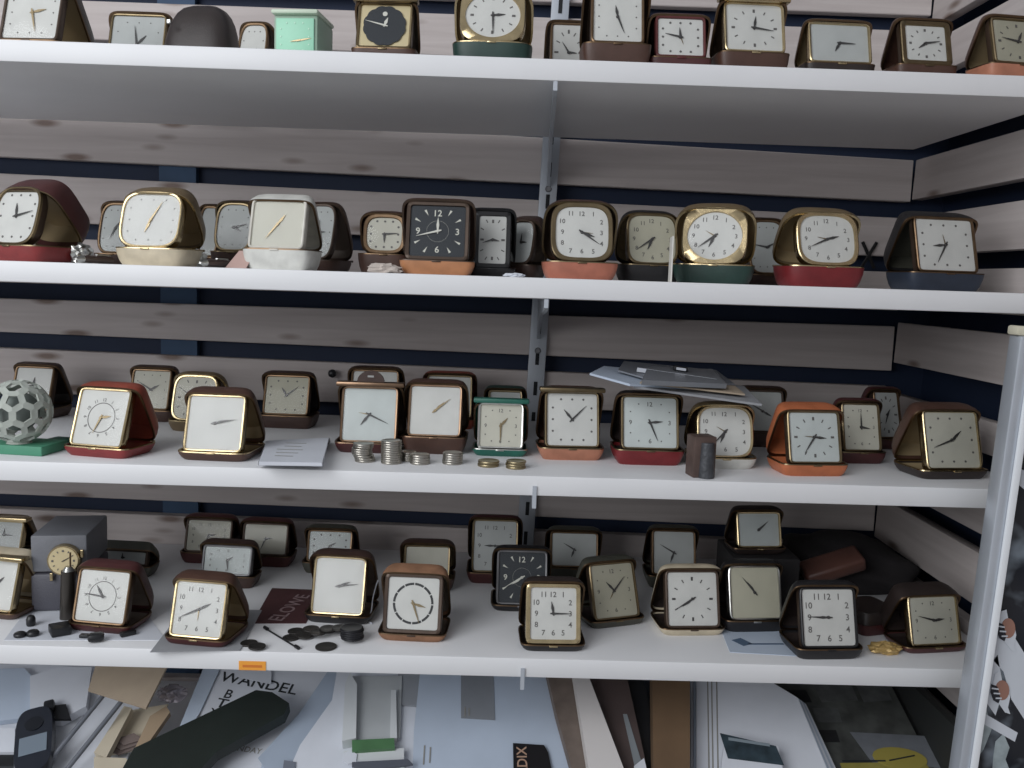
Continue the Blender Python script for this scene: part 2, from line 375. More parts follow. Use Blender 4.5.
    if lidd > 0:
        X = Vector((1, 0, 0)); nrm = X.cross(v)        # points back/up or front/down
        if nrm.y < 0: nrm = -nrm
        # tray local: x, y along v (hinge->top), z: rim at z=t faces down-front, bottom z=0 outward
        Z = -nrm
        Ml = Matrix(((1, 0, 0, 0), (0, 1, 0, 0), (0, 0, 1, 0), (0, 0, 0, 1)))
        for i in range(3): Ml[i][0] = X[i]; Ml[i][1] = v[i]; Ml[i][2] = Z[i]
        ctr = hin+v*(LL/2)+nrm*lidd
        for i in range(3): Ml[i][3] = ctr[i]
        s2, l2, r2 = tray(W, LL, lidd, cn, .84, b=bulge*.5)
        ls = place('lid_shell', s2, Ml, L, root, True, False)
        place('rim', r2, Ml, met('bronze') if n >= 6 and sh != 2 else RM, ls, False, False, True); place('lining', l2, Ml, LN, ls, False, True)
        bm = bmesh.new()
        cyl(bm, (-W*.44, hin.y, hin.z), (W*.44, hin.y, hin.z), .0011, n=8)
        obj('hinge', bm, B, root, auto=40)
    bm = bmesh.new(); box(bm, (0, -.0002 , bt-.0002), (.008, .0016, .0016), bev=.0004); obj('catch', bm, B, root, auto=40)
    if topbar:
        bm = bmesh.new(); box(bm, (0, 0, 0), (W*1.0, .012, .0045), Matrix.Translation((0, top.y-.001, top.z+.0035)), bev=.0012); obj('top_bar', bm, met(topbar) if topbar in METAL else lea(topbar), root, auto=40)
    S[label] = dict(root=root, W=W, top=top.z+zs+.01, Yf=Yf, D=Dd, x=px)
    return root
# ------------------------------------------------------------------ top shelf
clock(1, 3, 58, -14, 38, .835, -4, 'dark', 'dkgold', 'brownm', 'w', 'dots', (75, 165, None), 'large dark folding clock with white dial at the left end of the top shelf', hm=HG, lidd=.018, bt=.012, D=.062)
clock(1, 109, 161, 15, None, .98, 0, 'dkbrown', 'dkgold', 'dkgold', 'g', 'dots', (40, 350, None), 'bronze framed folding clock with a pale grey dial behind the dark leather dome')
clock(1, 236, 262, 24, None, 1.00, -8, 'dkbrown', 'bronze', 'bronze', 'w', 'dots', (40, 300, None), 'small dark folding clock peeping out between the dark dome and the mint green clock', n=4)
clock(1, 594, 642, -8, 37, .83, 0, 'tan', 'brownm', 'bronze', 'w', 'dots', (350, 160, None), 'brown cased clock with square white dial on the top shelf just right of the rail', basecol='brown', wall=.006, cw=1.03)
clock(1, 553, 585, 24, None, .94, 0, 'brown', 'bronze', 'bronze', 'w', 'rbars', (95, 330, None), 'small clock squeezed between the rail and the tall brown cased clock')
clock(1, 658, 703, 20, 55, .84, 0, 'maroon', 'dark', 'maroonm', 'w', 'bigdots', (355, 282, 160), 'small maroon folding clock with square white dial and dark hands', bt=.007, wall=.005, lidd=.014)
clock(1, 727, 783, 6, 50, .84, 2, 'dark', 'brownm', 'gold', 'w', 'rbars', (8, 98, None), 'gold framed folding clock with an arched white dial on the top shelf', bulge=.05, basecol='brown', wall=.004, topbar='gold')
clock(1, 811, 869, 26, 61, .86, 2, 'dark', 'dkgold', 'gold', 'g', 'none', (210, 92, None), 'low wide folding clock with pale unmarked dial on the top shelf', bt=.007, wall=.003)
clock(1, 906, 947, 27, 60, .85, 3, 'brown', 'brown', 'dkgold', 'w', 'rbars', (235, 80, None), 'brown clock with small white dial, second from the right end of the top shelf', bt=.009, db=.005)
clock(1, 994, 1046, 22, 62, .83, 8, 'brown', 'dkgold', 'dkgold', 'y', 'rbars', (25, 280, None), 'brown folding clock with yellowed dial at the right end of the top shelf', basecol='copper')
# ------------------------------------------------------------------ second shelf
clock(2, -14, 36, 189, 242, .825, -20, 'maroon', 'golden', 'dkgold', 'w', 'bigdots', (350, 75, None), 'big rounded clock with maroon lid and red base at the second shelf left end', n=3.6, basecol='red', cw=1.12, lidd=.024, bt=.015, D=.062)
clock(2, 99, 128, 205, None, .97, -5, 'dkbrown', 'bronze', 'bronze', 'g', 'dots', (30, 200, None), 'dark rounded clock half hidden behind the large cream and gold clock', n=3.6)
clock(2, 119, 178, 194, 245, .83, -8, 'golden', 'dkgold', 'gold', 'w', 'dots', (200, 28, None), 'large rounded gold clock with white dial on a cream base', n=3.8, basecol='cream', hm=HG, lidd=.018, D=.055, cw=1.02)
clock(2, 200, 216, 208, None, 1.02, 0, 'dkbrown', 'bronze', 'bronze', 'g', 'none', None, 'sliver of a small dark clock between the gold clock and the grey dialled one', n=4)
clock(2, 216, 250, 205, 249, .94, -4, 'dkbrown', 'bronze', 'dkgold', 'g', 'dots', (120, 75, None), 'rounded clock with a dull grey dial half hidden behind the white square clock', n=3.6)
clock(2, 251, 302, 202, 246, .83, -5, 'white', 'whitem', 'whitem', 'c', 'none', (35, 215, None), 'square white folding clock with cream dial on a white base', hm=HG, bt=.014, lidd=.016, wall=.005, D=.052)
clock(2, 300, 330, 206, None, .95, -14, 'brown', 'bronze', 'brownm', 'g', 'dots', (90, 0, None), 'brown clock seen only by its rounded lid behind the white square clock', n=3.6)
clock(2, 367, 402, 218, 250, .90, 0, 'brown', 'brown', 'bronze', 'c', 'bigdots', (180, 85, None), 'small brown clock with a rounded cream dial beside the black dial clock', n=3.6, db=.004, bt=.02)
clock(2, 410, 465, 206, 256, .825, 0, 'brown', 'brown', 'brownm', 'b', 'black', (0, 255, None), 'clock with a black dial and luminous numerals on a tan base', basecol='tan', bt=.012, db=.004, hl=1.05)
clock(2, 479, 506, 216, 263, .87, 0, 'black', 'black', 'blackm', 'w', 'bars', (100, 250, None), 'narrow black framed clock with white dial right of the black dial clock', bt=.009, db=.005)
clock(2, 506, 528, 222, 262, .91, -22, 'dkbrown', 'bronze', 'brownm', 'g', 'none', (90, 0, None), 'dark brown rounded clock turned away beside the upright rail', n=3.4, lidd=.018)
clock(2, 556, 609, 207, 257, .825, 1, 'brown', 'brownm', 'dkgold', 'w', 'digits', (110, 125, 95), 'rounded brown clock with numbered white dial on a salmon pink base', n=3.8, basecol='salmon', cw=1.05, lidd=.013, db=.0045)
clock(2, 630, 677, 216, 262, .87, 5, 'black', 'dkgold', 'dkgold', 'y', 'rdigits', (205, 235, None), 'clock with dark case and greenish cream dial behind the white price card', n=4.5, lidd=.014)
clock(2, 686, 738, 212, 259, .84, -14, 'golden', 'dkgold', 'gold', 'w', 'rdigits', (205, 232, 300), 'rounded gold clock with an oval white dial on a dark green base', n=3.4, oval=True, basecol='dkgreen', db=.005, lidd=.018, cw=1.1, D=.055)
clock(2, 752, 784, 222, None, .96, 0, 'dkbrown', 'bronze', 'bronze', 'g', 'dots', (60, 280, None), 'dull grey dialled clock standing back between the green and red based clocks', n=4)
clock(2, 801, 857, 216, 262, .84, 5, 'golden', 'dkgold', 'gold', 'w', 'rdigits', (75, 245, 280), 'rounded gold clock with white dial on a bright red base', n=3.4, basecol='brightred', db=.004, lidd=.016, cw=1.12, D=.055)
clock(2, 918, 978, 220, 270, .84, 8, 'black', 'olive', 'bronze', 'w', 'bigdots', (265, 210, 350), 'large charcoal folding clock with cream dial at the right end of the second shelf', basecol='navy', lidd=.02, wall=.007, bt=.017)
# ------------------------------------------------------------------ coin shelf
clock(3, 12, 50, 368, None, 1.03, -8, 'dkbrown', 'dark', 'bronze', 'w', 'none', (5, 130, None), 'small dark clock with a shiny pale dial behind the openwork globe')
clock(3, 70, 123, 391, 444, 458, -13, 'brick', 'brick', 'gold', 'w', 'ring', (80, 200, None), 'clock in a bright red leather case with a ring of numbers on its white dial', basecol='red', hm=HG, lidd=.016, alpha=20, hl=.8, wall=.006)
clock(3, 131, 168, 371, None, 1.03, -5, 'dkbrown', 'bronze', 'bronze', 'c', 'dots', (60, 300, None), 'brown clock with cream dial in the back row right of the red leather clock', bt=.012)
clock(3, 172, 214, 377, None, .97, -8, 'golden', 'bronze', 'gold', 'c', 'bars', (60, 300, None), 'gilt clock with arched dial behind the clock with the plain white dial', n=4.5)
clock(3, 186, 241, 397, 449, 462, -4, 'brown', 'golden', 'gold', 'w', 'none', (75, 78, None), 'brown leather clock with a plain white square dial left of the stack of receipts', wall=.005, lidd=.014, D=.06)
clock(3, 265, 307, 377, 413, 1.01, -3, 'dkbrown', 'dark', 'bronze', 'y', 'bigdots', (325, 52, None), 'dark brown clock with greenish cream dial standing behind the receipts')
r_ = clock(3, 343, 395, 389, 440, .88, 0, 'maroon', 'brownm', 'copperm', 's', 'none', (218, 115, 280), 'copper framed clock with thin top bar and pale dial behind the tallest coin stacks', topbar='copperm', bt=.016)
tb = [c for c in r_.children if c.name.startswith('top_bar')][0]; z0 = max(v.co.z for v in tb.data.vertices); y0 = sum(v.co.y for v in tb.data.vertices)/len(tb.data.vertices)
bm = bmesh.new(); loft(bm, [[(.0135*math.cos(math.pi*k/18), yy, z0-.0004+.0115*math.sin(math.pi*k/18)) for k in range(19)] for yy in (y0-.001, y0+.0015)]); em = obj('emblem', bm, lea('dkbrown'), r_)
bm = bmesh.new(); box(bm, (0, y0-.0012, z0+.0055), (.006, .0006, .0018)); obj('emblem_mark', bm, met('silver'), em)
clock(3, 352, 396, 372, None, 1.0, 0, 'dkbrown', 'dark', 'bronze', 'w', 'none', None, 'dark clock with domed emblem peeping over the copper framed clock')
clock(3, 410, 459, 387, 434, .885, -2, 'brown', 'bronze', 'copperm', 'w', 'none', (45, 50, None), 'brown clock with plain square white dial left of the green clock', hm=HG, bt=.018, lidd=.014)
clock(3, 428, 470, 377, None, 1.04, 0, 'brick', 'brick', 'dkgold', 'w', 'none', None, 'rust red clock of which only the top shows behind the brown clock')
clock(3, 480, 521, 405, 446, 457, -1, 'green', 'green', 'silver', 'c', 'few', (40, 180, None), 'narrow green folding clock with silver framed dial', topbar='green', hm=HG, bt=.010, over=.001, wall=.004)
clock(3, 490, 520, 392, None, .98, 0, 'dkgreen', 'dark', 'dkgold', 'g', 'none', None, 'small dark green clock standing right behind the green one')
clock(3, 548, 598, 394, 445, 461, 3, 'brown', 'brown', 'dkgold', 'w', 'bigdots', (320, 45, None), 'brown and gold clock with dotted white dial on a copper base beside the rail', basecol='copper', lidd=.014, topbar='dkgold')
clock(3, 624, 677, 398, 447, 466, 1, 'dark', 'dark', 'dkgold', 's', 'few', (85, 158, None), 'clock with pale green dial on a red base under the pile of papers', basecol='brightred', bt=.013, wall=.005)
clock(3, 700, 752, 408, 455, 470, 3, 'golden', 'brownm', 'gold', 'w', 'digits', (205, 225, 300), 'rounded clock with numbered white dial on a white base beside the wooden block', n=3.8, basecol='white', bt=.011)
clock(3, 744, 782, 392, 430, .98, 0, 'dkbrown', 'dark', 'brownm', 'g', 'none', (120, 300, None), 'dark clock with grey dial in the shade behind the numbered white clock')
clock(3, 791, 841, 413, 461, 477, 6, 'orange', 'orange', 'dkgold', 's', 'rbars', (95, 215, 275), 'clock in a bright orange case with a silvery square dial', lidd=.018, wall=.006, basecol='orange')
clock(3, 845, 880, 405, 449, .90, 4, 'maroon', 'dark', 'dkgold', 'c', 'few', (100, 0, None), 'maroon clock with aged cream dial right of the orange clock', bt=.015)
clock(3, 878, 902, 393, None, .99, 10, 'maroon', 'dark', 'bronze', 'g', 'rbars', (30, 200, None), 'dark red clock at the back between the maroon and the large bronze clock')
clock(3, 927, 983, 413, 467, .835, 9, 'brown', 'golden', 'gold', 'c', 'bigdots', (50, 250, None), 'large bronze folding clock at the right end of the coin shelf', basecol='dark', lidd=.018, wall=.006, bt=.014)
# ------------------------------------------------------------------ sticker shelf
clock(4, -14, 22, 521, None, 1.04, -6, 'golden', 'dark', 'gold', 'g', 'none', (0, 90, None), 'gold topped clock in the back row at the left end of the sticker shelf', topbar='gold')
clock(4, -28, 14, 560, 608, .86, -12, 'cream', 'golden', 'gold', 'w', 'none', (45, 200, None), 'gold edged clock cut off by the left edge beside the grey leather box', basecol='brown', lidd=.018, topbar='gold')
clock(4, 100, 147, 549, None, .99, -4, 'olive', 'dark', 'brownm', 'g', 'none', (90, 0, None), 'dark olive clock behind the maroon one at the left', bt=.012)
clock(4, 74, 126, 571, 621, 634, -9, 'maroon', 'bronze', 'bronze', 'w', 'ring', (325, 275, None), 'maroon leather clock with round numbered track in front of the grey box', basecol='maroon', lidd=.015, bt=.011)
clock(4, 187, 230, 520, None, 1.045, -3, 'maroon', 'dark', 'brownm', 'c', 'digits', (80, 200, None), 'maroon clock with numbered dial in the back row, left one of two with shiny clips', bt=.012)
clock(4, 244, 286, 524, None, 1.04, -3, 'maroon', 'dark', 'brownm', 'c', 'none', (80, 200, None), 'maroon clock with small shiny clips on its top edge in the back row', bt=.012)
clock(4, 204, 250, 546, None, .965, -4, 'dkbrown', 'dark', 'greym', 's', 'digits', (60, 170, None), 'dark clock with pale dial in the middle row behind the gold lined one', bt=.012)
clock(4, 171, 222, 583, 635, 648, -9, 'brown', 'golden', 'gold', 'w', 'digits', (62, 245, 180), 'brown clock with gold lining and numbered white dial above the coins at the left', basecol='maroon', lidd=.014, D=.055)
clock(4, 309, 350, 531, None, 1.02, -2, 'olive', 'dark', 'bronze', 's', 'bigdots', (60, 200, None), 'grey brown clock with bluish dial in the back row left of the arched clock', bt=.012)
clock(4, 313, 362, 560, 612, 625, -5, 'dkbrown', 'bronze', 'gold', 'w', 'none', (68, 82, None), 'clock with an arched plain white dial on a black base', basecol='black', bulge=.045, lidd=.014, wall=.006)
clock(4, 406, 448, 546, None, .97, 0, 'dkbrown', 'golden', 'dkgold', 'c', 'none', None, 'brown clock with gilt dial edge standing behind the suede clock', bt=.014)
clock(4, 387, 438, 577, 629, 643, -3, 'suede', 'bronze', 'brownm', 'w', 'track', (105, 160, None), 'worn tan suede clock with a black ring on its white dial', basecol='suede', lidd=.016, wall=.004, db=.004, ink=mat('ink_black', srgb(46, 46, 48), .5), hm=HG, alpha=14)
clock(4, 474, 516, 522, 570, 1.0, 0, 'maroon', 'dark', 'dkgold', 'g', 'digits', (270, 90, None), 'maroon clock with worn grey dial in the back row left of the rail', bt=.014)
clock(4, 499, 545, 553, 602, .915, 0, 'black', 'black', 'greym', 'b', 'black', (235, 240, None), 'black clock with a black dial and pale hour marks', bt=.013, lidd=.010)
clock(4, 531, 577, 588, 639, 653, 2, 'dark', 'dark', 'gold', 'w', 'bigdigits', (350, 90, None), 'gold framed clock with large numbers on its white dial at the sticker shelf front', basecol='black', db=.0045, bt=.012, wall=.004)
clock(4, 552, 596, 533, None, 1.02, 0, 'olive', 'dark', 'bronze', 'g', 'none', (200, 300, None), 'grey olive clock in the back row directly right of the rail', bt=.014)
clock(4, 598, 641, 566, 616, 628, 20, 'olive', 'dark', 'dkgold', 'y', 'few', (318, 45, 215), 'dark olive clock with yellowed dial turned to the right', alpha=22, lidd=.013, bt=.010, wall=.005)
clock(4, 654, 694, 532, None, 1.0, 0, 'olive', 'dark', 'bronze', 'g', 'none', (200, 300, None), 'dark clock with bluish grey dial in the back row behind the white cased clock', bt=.014)
clock(4, 669, 719, 573, 625, 637, 5, 'cream', 'dark', 'brownm', 'w', 'rbars', (235, 240, None), 'white cased clock with a round faced white dial above the blue receipt', basecol='cream', ink=HB, wall=.005)
clock(4, 732, 781, 568, 617, .875, 6, 'black', 'dark', 'silver', 'y', 'none', (325, 320, None), 'black clock with an aged greenish dial and silver frame', basecol='black', n=9, bt=.016)
clock(4, 739, 780, 513, 551, .95, 6, 'dark', 'dark', 'gold', 's', 'none', (48, 50, None), 'dark clock with silvery dial raised on top of the black box at the back', z=ST[3]+.058, bt=.009)
clock(4, 804, 857, 590, 645, 661, 5, 'black', 'dark', 'blackm', 'w', 'bigdigits', (270, 272, None), 'black clock with big numbers on its dial at the front right of the sticker shelf', bt=.012, wall=.005)
clock(4, 911, 961, 597, 647, .835, 10, 'dark', 'dark', 'gold', 'c', 'few', (85, 285, None), 'dark clock with gold edged cream dial on a maroon base beside the leaning poster', basecol='maroon', lidd=.02, wall=.006, bt=.011)
# ------------------------------------------------------------------ helpers for the loose things
def plane3(a, b, c):
    """plane through three sighted points (x, y, depth)"""
    A_, B_, C_ = (atY(*q) for q in (a, b, c)); n = (B_-A_).cross(C_-A_).normalized()
    if n.z < 0: n = -n
    return A_, n
def lean(Yf, zf, beta, side=0., off=0.):
    n = Vector((math.sin(math.radians(side)), -math.sin(math.radians(beta)), math.cos(math.radians(beta)))).normalized()
    return Vector((0, Yf, zf))+n*off, n
def flatz(z): return Vector((0, 0, z)), Vector((0, 0, 1))
def onp(x, y, pl):
    d = ray(x, y); return d*(pl[0].dot(pl[1])/d.dot(pl[1]))
def sheet(name, pix, pl, th, m, parent=None, label=None, cat=None, group=None, curl=0., lift=0.):
    """a slab of thickness th whose upper face lies lift+th above the plane"""
    n = pl[1]; up = (pl[0]+n*(th+lift), n); pts = [onp(x, y, up) for x, y in pix]
    c = sum(pts, Vector())/len(pts)
    if parent is None:
        base = c-n*th
        loops = [[tuple(p-n*th-base) for p in pts], [tuple(p-base) for p in pts]]
    else:
        pc = Vector(parent['c_']); base = pc
        loops = [[tuple(p-n*th-base) for p in pts], [tuple(p-base) for p in pts]]
    bm = bmesh.new(); loft(bm, loops); o = obj(name, bm, m, parent)
    if parent is None:
        o.location = (base.x, base.y, base.z+ZO); o['c_'] = tuple(base); TMP.append(o)
        tag(o, label, cat, group)
    return o
TMP = []
def frame_at(x, y, pl, ang=0., lift=0.):
    """matrix lying on a plane: local x towards picture right, y up the slope"""
    p = onp(x, y, (pl[0]+pl[1]*lift, pl[1])); n = pl[1]; X = Vector((1, 0, 0)); X = (X-n*X.dot(n)).normalized(); Y = n.cross(X)
    M = Matrix.Identity(4)
    for i in range(3): M[i][0] = X[i]; M[i][1] = Y[i]; M[i][2] = n[i]; M[i][3] = p[i]
    return M @ Matrix.Rotation(math.radians(ang), 4, 'Z')
def write(name, s, M, size, m, parent, sx=1.):
    bm = bmesh.new(); pc = Vector(parent['c_']); text(bm, s, 0, 0, size, 0, M=Matrix.Translation(-pc) @ M, sx=sx); return obj(name, bm, m, parent)
PAPER = mat('paper_white', srgb(208, 212, 220), .8, var=.04, vscale=25)
PAPERB = mat('paper_bluish', srgb(178, 190, 206), .75, var=.05, vscale=18)
PAPERG = mat('paper_grey', srgb(150, 152, 156), .8, var=.08, vscale=30)
CARD = mat('cardboard', srgb(176, 160, 140), .85, var=.06, vscale=40)
BOXB = mat('brown_box', srgb(104, 82, 60), .8, var=.12, vscale=30)
DARKG = mat('dark_green_leather', srgb(26, 34, 30), .5, bump=.2, bscale=800, var=.15)
BLK = mat('black_plastic', srgb(28, 29, 32), .38, var=.1)
GRY = mat('grey_plastic', srgb(104, 108, 116), .45, var=.08)
INKB = mat('ink_black_print', srgb(36, 40, 44), .7)
SILV = mat('coin_silver', srgb(168, 164, 156), .32, .95, bump=.15, bscale=500, var=.15, vscale=120)
TARN = mat('coin_tarnished', srgb(62, 60, 58), .5, .6, bump=.2, bscale=500, var=.25, vscale=120)
CLEARP = GLASS
# ------------------------------------------------------------------ top shelf: the special ones
# dark leather dome
p = atY(191, 46, .85); W_ = .065; 
dome = empty('clock_case', (p.x, .85, ST[0]), math.radians(-6), 'dark leather dome shaped clock case seen from behind on the top shelf', 'clock case')
bm = bmesh.new(); LO = []
for k in range(9):
    t = k/8; h = .054*math.sin(t*math.pi/2); s_ = max(.02, math.cos(t*math.pi/2)**.55)
    s_ = s_ if k < 8 else .06
    LO.append(lay(outline(W_, .045, 3.4), h, sx=s_*.97+.03*(1-t), sy=s_, dy=.022+.012*t))
loft(bm, LO); obj('leather_shell', bm, lea('dark'), dome, smooth=True)
bm = bmesh.new(); O_ = outline(W_, .045, 3.4); loft(bm, [lay(O_, .0012, 1.004, dy=.022), lay(O_, .0028, 1.012, dy=.022), lay(O_, .0044, 1.0, dy=.022)], False, False); obj('welt', bm, lea('brown'), dome, smooth=True)
bm = bmesh.new(); box(bm, (-W_*.30, -.0012, .032), (.004, .003, .004), bev=.0008); obj('snap', bm, met('silver'), dome, auto=40)
# mint green alarm clock
MINT = mat('mint_enamel', srgb(150, 206, 178), .45, var=.04); MINTT = mat('cream_enamel', srgb(196, 210, 190), .45)
pl_, pr_ = atY(273, 30, .84), atY(318, 30, .84); zt = atY(295, 9, .84).z-ST[0]-.004; wm = (pr_.x-pl_.x)/math.cos(.2)
mint = empty('alarm_clock', ((pl_.x+pr_.x)/2, .84, ST[0]), math.radians(-6), 'small square mint green desk clock with a cream top edge', 'clock', ROWGRP[0])
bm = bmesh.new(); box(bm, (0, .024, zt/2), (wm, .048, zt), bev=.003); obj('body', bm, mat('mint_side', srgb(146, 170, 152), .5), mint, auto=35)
bm = bmesh.new(); box(bm, (0, -.0006, zt/2-.0005), (wm-.006, .0024, zt-.007), bev=.0008); d_ = obj('dial', bm, MINT, mint, auto=35)
Mm = Matrix.Translation((.004, -.0022, zt*.42)) @ Matrix.Rotation(math.pi/2, 4, 'X')
hand('hour_hand', 80, .011, .0016, 0, Mm, HG, d_); hand('minute_hand', 262, .008, .0014, .0004, Mm, HG, d_)
bm = bmesh.new(); numerals(bm, 'dots', wm-.008, zt-.01, Matrix.Translation((0, -.0021, zt/2)) @ Matrix.Rotation(math.pi/2, 4, 'X'), 0); obj('hour_marks', bm, mat('mint_marks', srgb(186, 222, 200), .5), d_)
bm = bmesh.new(); box(bm, (0, .0215, zt+.0012), (wm+.002, .052, .004), bev=.0018); obj('top_edge', bm, MINTT, mint, auto=35)
# square gilt clock with the scalloped black dial
r_ = clock(1, 359, 409, 6, 46, .835, -3, 'brown', 'bronze', 'dkgold', 'gold', 'none', None, 'gilt square clock with a round scalloped black dial and pale hands', bt=.006, lidd=.014, wall=.0035, D=.04, topbar='dkgold', n=14)
def last_M(x0, x1, y0, y1, base, yaw, bt_zs, alpha=17.): pass
di = [c for c in r_.children if c.name.startswith('dial')][0]
cr = [c for c in r_.children if c.name.startswith('crystal')][0]
# the plane of that dial, from its own mesh
vs_ = [v.co.copy() for v in di.data.vertices]; cen = sum(vs_, Vector())/len(vs_)
hh = max(v.z for v in vs_)-min(v.z for v in vs_); ww = max(v.x for v in vs_)-min(v.x for v in vs_)
Md = Matrix.Translation(cen+Vector((0, -.0012, 0))) @ Matrix.Rotation(math.pi/2-math.radians(17), 4, 'X')
bm = bmesh.new(); n_ = 96; rr = [min(hh, ww)*.5*(.93+.05*abs(math.sin(6*2*math.pi*i/n_))) for i in range(n_)]
loft(bm, [[(r*math.cos(2*math.pi*i/n_), r*math.sin(2*math.pi*i/n_), z_) for i, r in enumerate(rr)] for z_ in (0, .0006)], M=Md)
obj('scalloped_disc', bm, dial('b'), di)
hand('hour_hand', 20, .008, .003, .0008, Md, HL, di, style='leaf'); hand('minute_hand', 285, .018, .0016, .0011, Md, HL, di)
bm = bmesh.new(); cyl(bm, (0, .011, .0007), (0, .011, .0012), .0022, n=14, M=Md); obj('alarm_spot', bm, HL, di)
cr.location = (0, -.0022, 0)
# oval gilt clock on the dark green base
clock(1, 465, 520, -7, 32, .84, -2, 'golden', 'dkgold', 'gold', 'w', 'rbars', (85, 178, None), 'gold clock with a large oval white dial on a thick dark green base', n=3.6, oval=True, basecol='dkgreen', lidd=.016, bt=.02, db=.005, cw=1.06)
# small bits on the top shelf
p = atY(434, 50, .90); o = empty('leather_pouch', (p.x, .90, ST[0]), 0, 'tiny brown rounded leather pouch right of the scalloped dial clock', 'pouch')
bm = bmesh.new(); loft(bm, [lay(outline(.018, .012, 3), 0, .8), lay(outline(.018, .012, 3), .004, 1), lay(outline(.018, .012, 3), .011, .95), lay(outline(.018, .012, 3), .016, .55)]); obj('pouch_body', bm, lea('brown'), o, smooth=True)
bm = bmesh.new(); box(bm, (0, -.0055, .011), (.010, .002, .006), bev=.0008); obj('flap', bm, lea('dkbrown'), o, auto=40)
a_, b_ = atY(321, 44, .86), atY(352, 43, .86)
o = empty('winding_key', ((a_.x+b_.x)/2, .86, ST[0]), 0, 'thin brass key lying between the mint clock and the scalloped dial clock', 'key')
bm = bmesh.new(); cyl(bm, (-.014, 0, .0012), (.012, 0, .0012), .0011, n=10); obj('shank', bm, met('gold'), o, auto=40)
bm = bmesh.new(); cyl(bm, (.0165, 0, .0), (.0165, 0, .0022), .0050, n=18); obj('bow', bm, met('gold'), o, auto=40)
p = atY(262, 44, .93); bm = bmesh.new(); box(bm, (0, 0, .0045), (.026, .018, .009), bev=.002)
o = obj('trinket_box', bm, lea('black'), auto=35); o.location = (p.x, .93, ST[0]+ZO); tag(o, 'low black box left of the mint green clock', 'box')
# ------------------------------------------------------------------ second shelf: bits
for i, (x, Y, yw, lb) in enumerate([(84, .812, 76, 'silver tipped pen lying beside the big maroon clock'), (208, .812, 76, 'silver tipped pen lying right of the cream based gold clock')]):
    p = atY(x, 262, Y); o = empty('pen', (p.x, Y+.028, ST[1]), math.radians(yw), lb, 'pen'); o.scale = (.6, .9, .9)
    bm = bmesh.new(); cyl(bm, (-.034, 0, .0042), (.030, 0, .0042), .0036, .0040, 14); obj('barrel', bm, mat('pen_brown', srgb(74, 58, 54), .4), o, auto=40)
    bm = bmesh.new(); cyl(bm, (-.048, 0, .0040), (-.0342, 0, .0042), .0012, .0037, 14); obj('tip', bm, met('silver'), o, auto=40)
    bm = bmesh.new(); box(bm, (.012, 0, .0088), (.030, .0022, .001)); box(bm, (.026, 0, .0082), (.003, .0022, .0022)); obj('clip', bm, met('silver'), o)
def crumple(name, px, Y, z, w, d, h, m, label, cat, seed, rz=0):
    rnd = random.Random(seed); bm = bmesh.new(); bmesh.ops.create_icosphere(bm, subdivisions=3, radius=1)
    for v in bm.verts:
        k = 1+rnd.uniform(-.22, .22); v.co = Vector((v.co.x*w/2*k, v.co.y*d/2*k, max(0, (v.co.z*k+.75))*h/1.75))
    o = obj(name, bm, m); p = atY(px[0], px[1], Y); o.location = (p.x, Y, z+ZO); o.rotation_euler.z = rz; return tag(o, label, cat)
crumple('crumpled_foil', (82, 255), .855, ST[1], .020, .016, .018, met('silver'), 'crumpled silver foil wad behind the left pen', 'foil', 3)
crumple('crumpled_foil', (196, 255), .87, ST[1], .020, .014, .016, met('silver'), 'crumpled silver foil wad behind the right pen', 'foil', 5)
crumple('cotton_wad', (384, 270), .822, ST[1], .030, .014, .0085, mat('cotton', srgb(186, 176, 168), .95), 'pinkish white cotton wad in front of the small brown rounded clock', 'cotton wad', 8)
crumple('paper_scrap', (514, 276), .815, ST[1], .018, .010, .0035, PAPER, 'tiny torn paper scrap on the shelf edge before the narrow black clock', 'paper scrap', 9)
# pink paper tag folded like a tent
a_ = atY(224, 262, .825); o = empty('paper_tag', (a_.x+.008, .835, ST[1]), math.radians(-20), 'pale pink folded paper tag left of the white square clock', 'paper tag')
PINK = mat('pink_paper', srgb(178, 150, 142), .8)
bm = bmesh.new(); loft(bm, [[(-.012, 0, 0), (.010, 0, 0), (.014, .010, .016), (-.004, .010, .016)], [(-.012, .0006, 0), (.010, .0006, 0), (.014, .0106, .016), (-.004, .0106, .016)]]); obj('front_leaf', bm, PINK, o)
bm = bmesh.new(); loft(bm, [[(-.008, .022, 0), (.014, .022, 0), (.014, .0108, .016), (-.004, .0108, .016)], [(-.008, .0226, 0), (.014, .0226, 0), (.014, .0114, .016), (-.004, .0114, .016)]]); obj('back_leaf', bm, PINK, o)
# upright white price card seen almost edge on
p = atY(671, 281, .812); zc = atY(671, 236, .812).z-ST[1]
bm = bmesh.new(); box(bm, (0, .013, zc/2), (.0012, .030, zc), bev=.0003); o = obj('price_card', bm, mat('card_white', srgb(214, 212, 206), .6)); o.location = (p.x, .812, ST[1]+ZO); o.rotation_euler.z = math.radians(-6)
tag(o, 'white upright card seen edge on before the greenish dial clock', 'card')
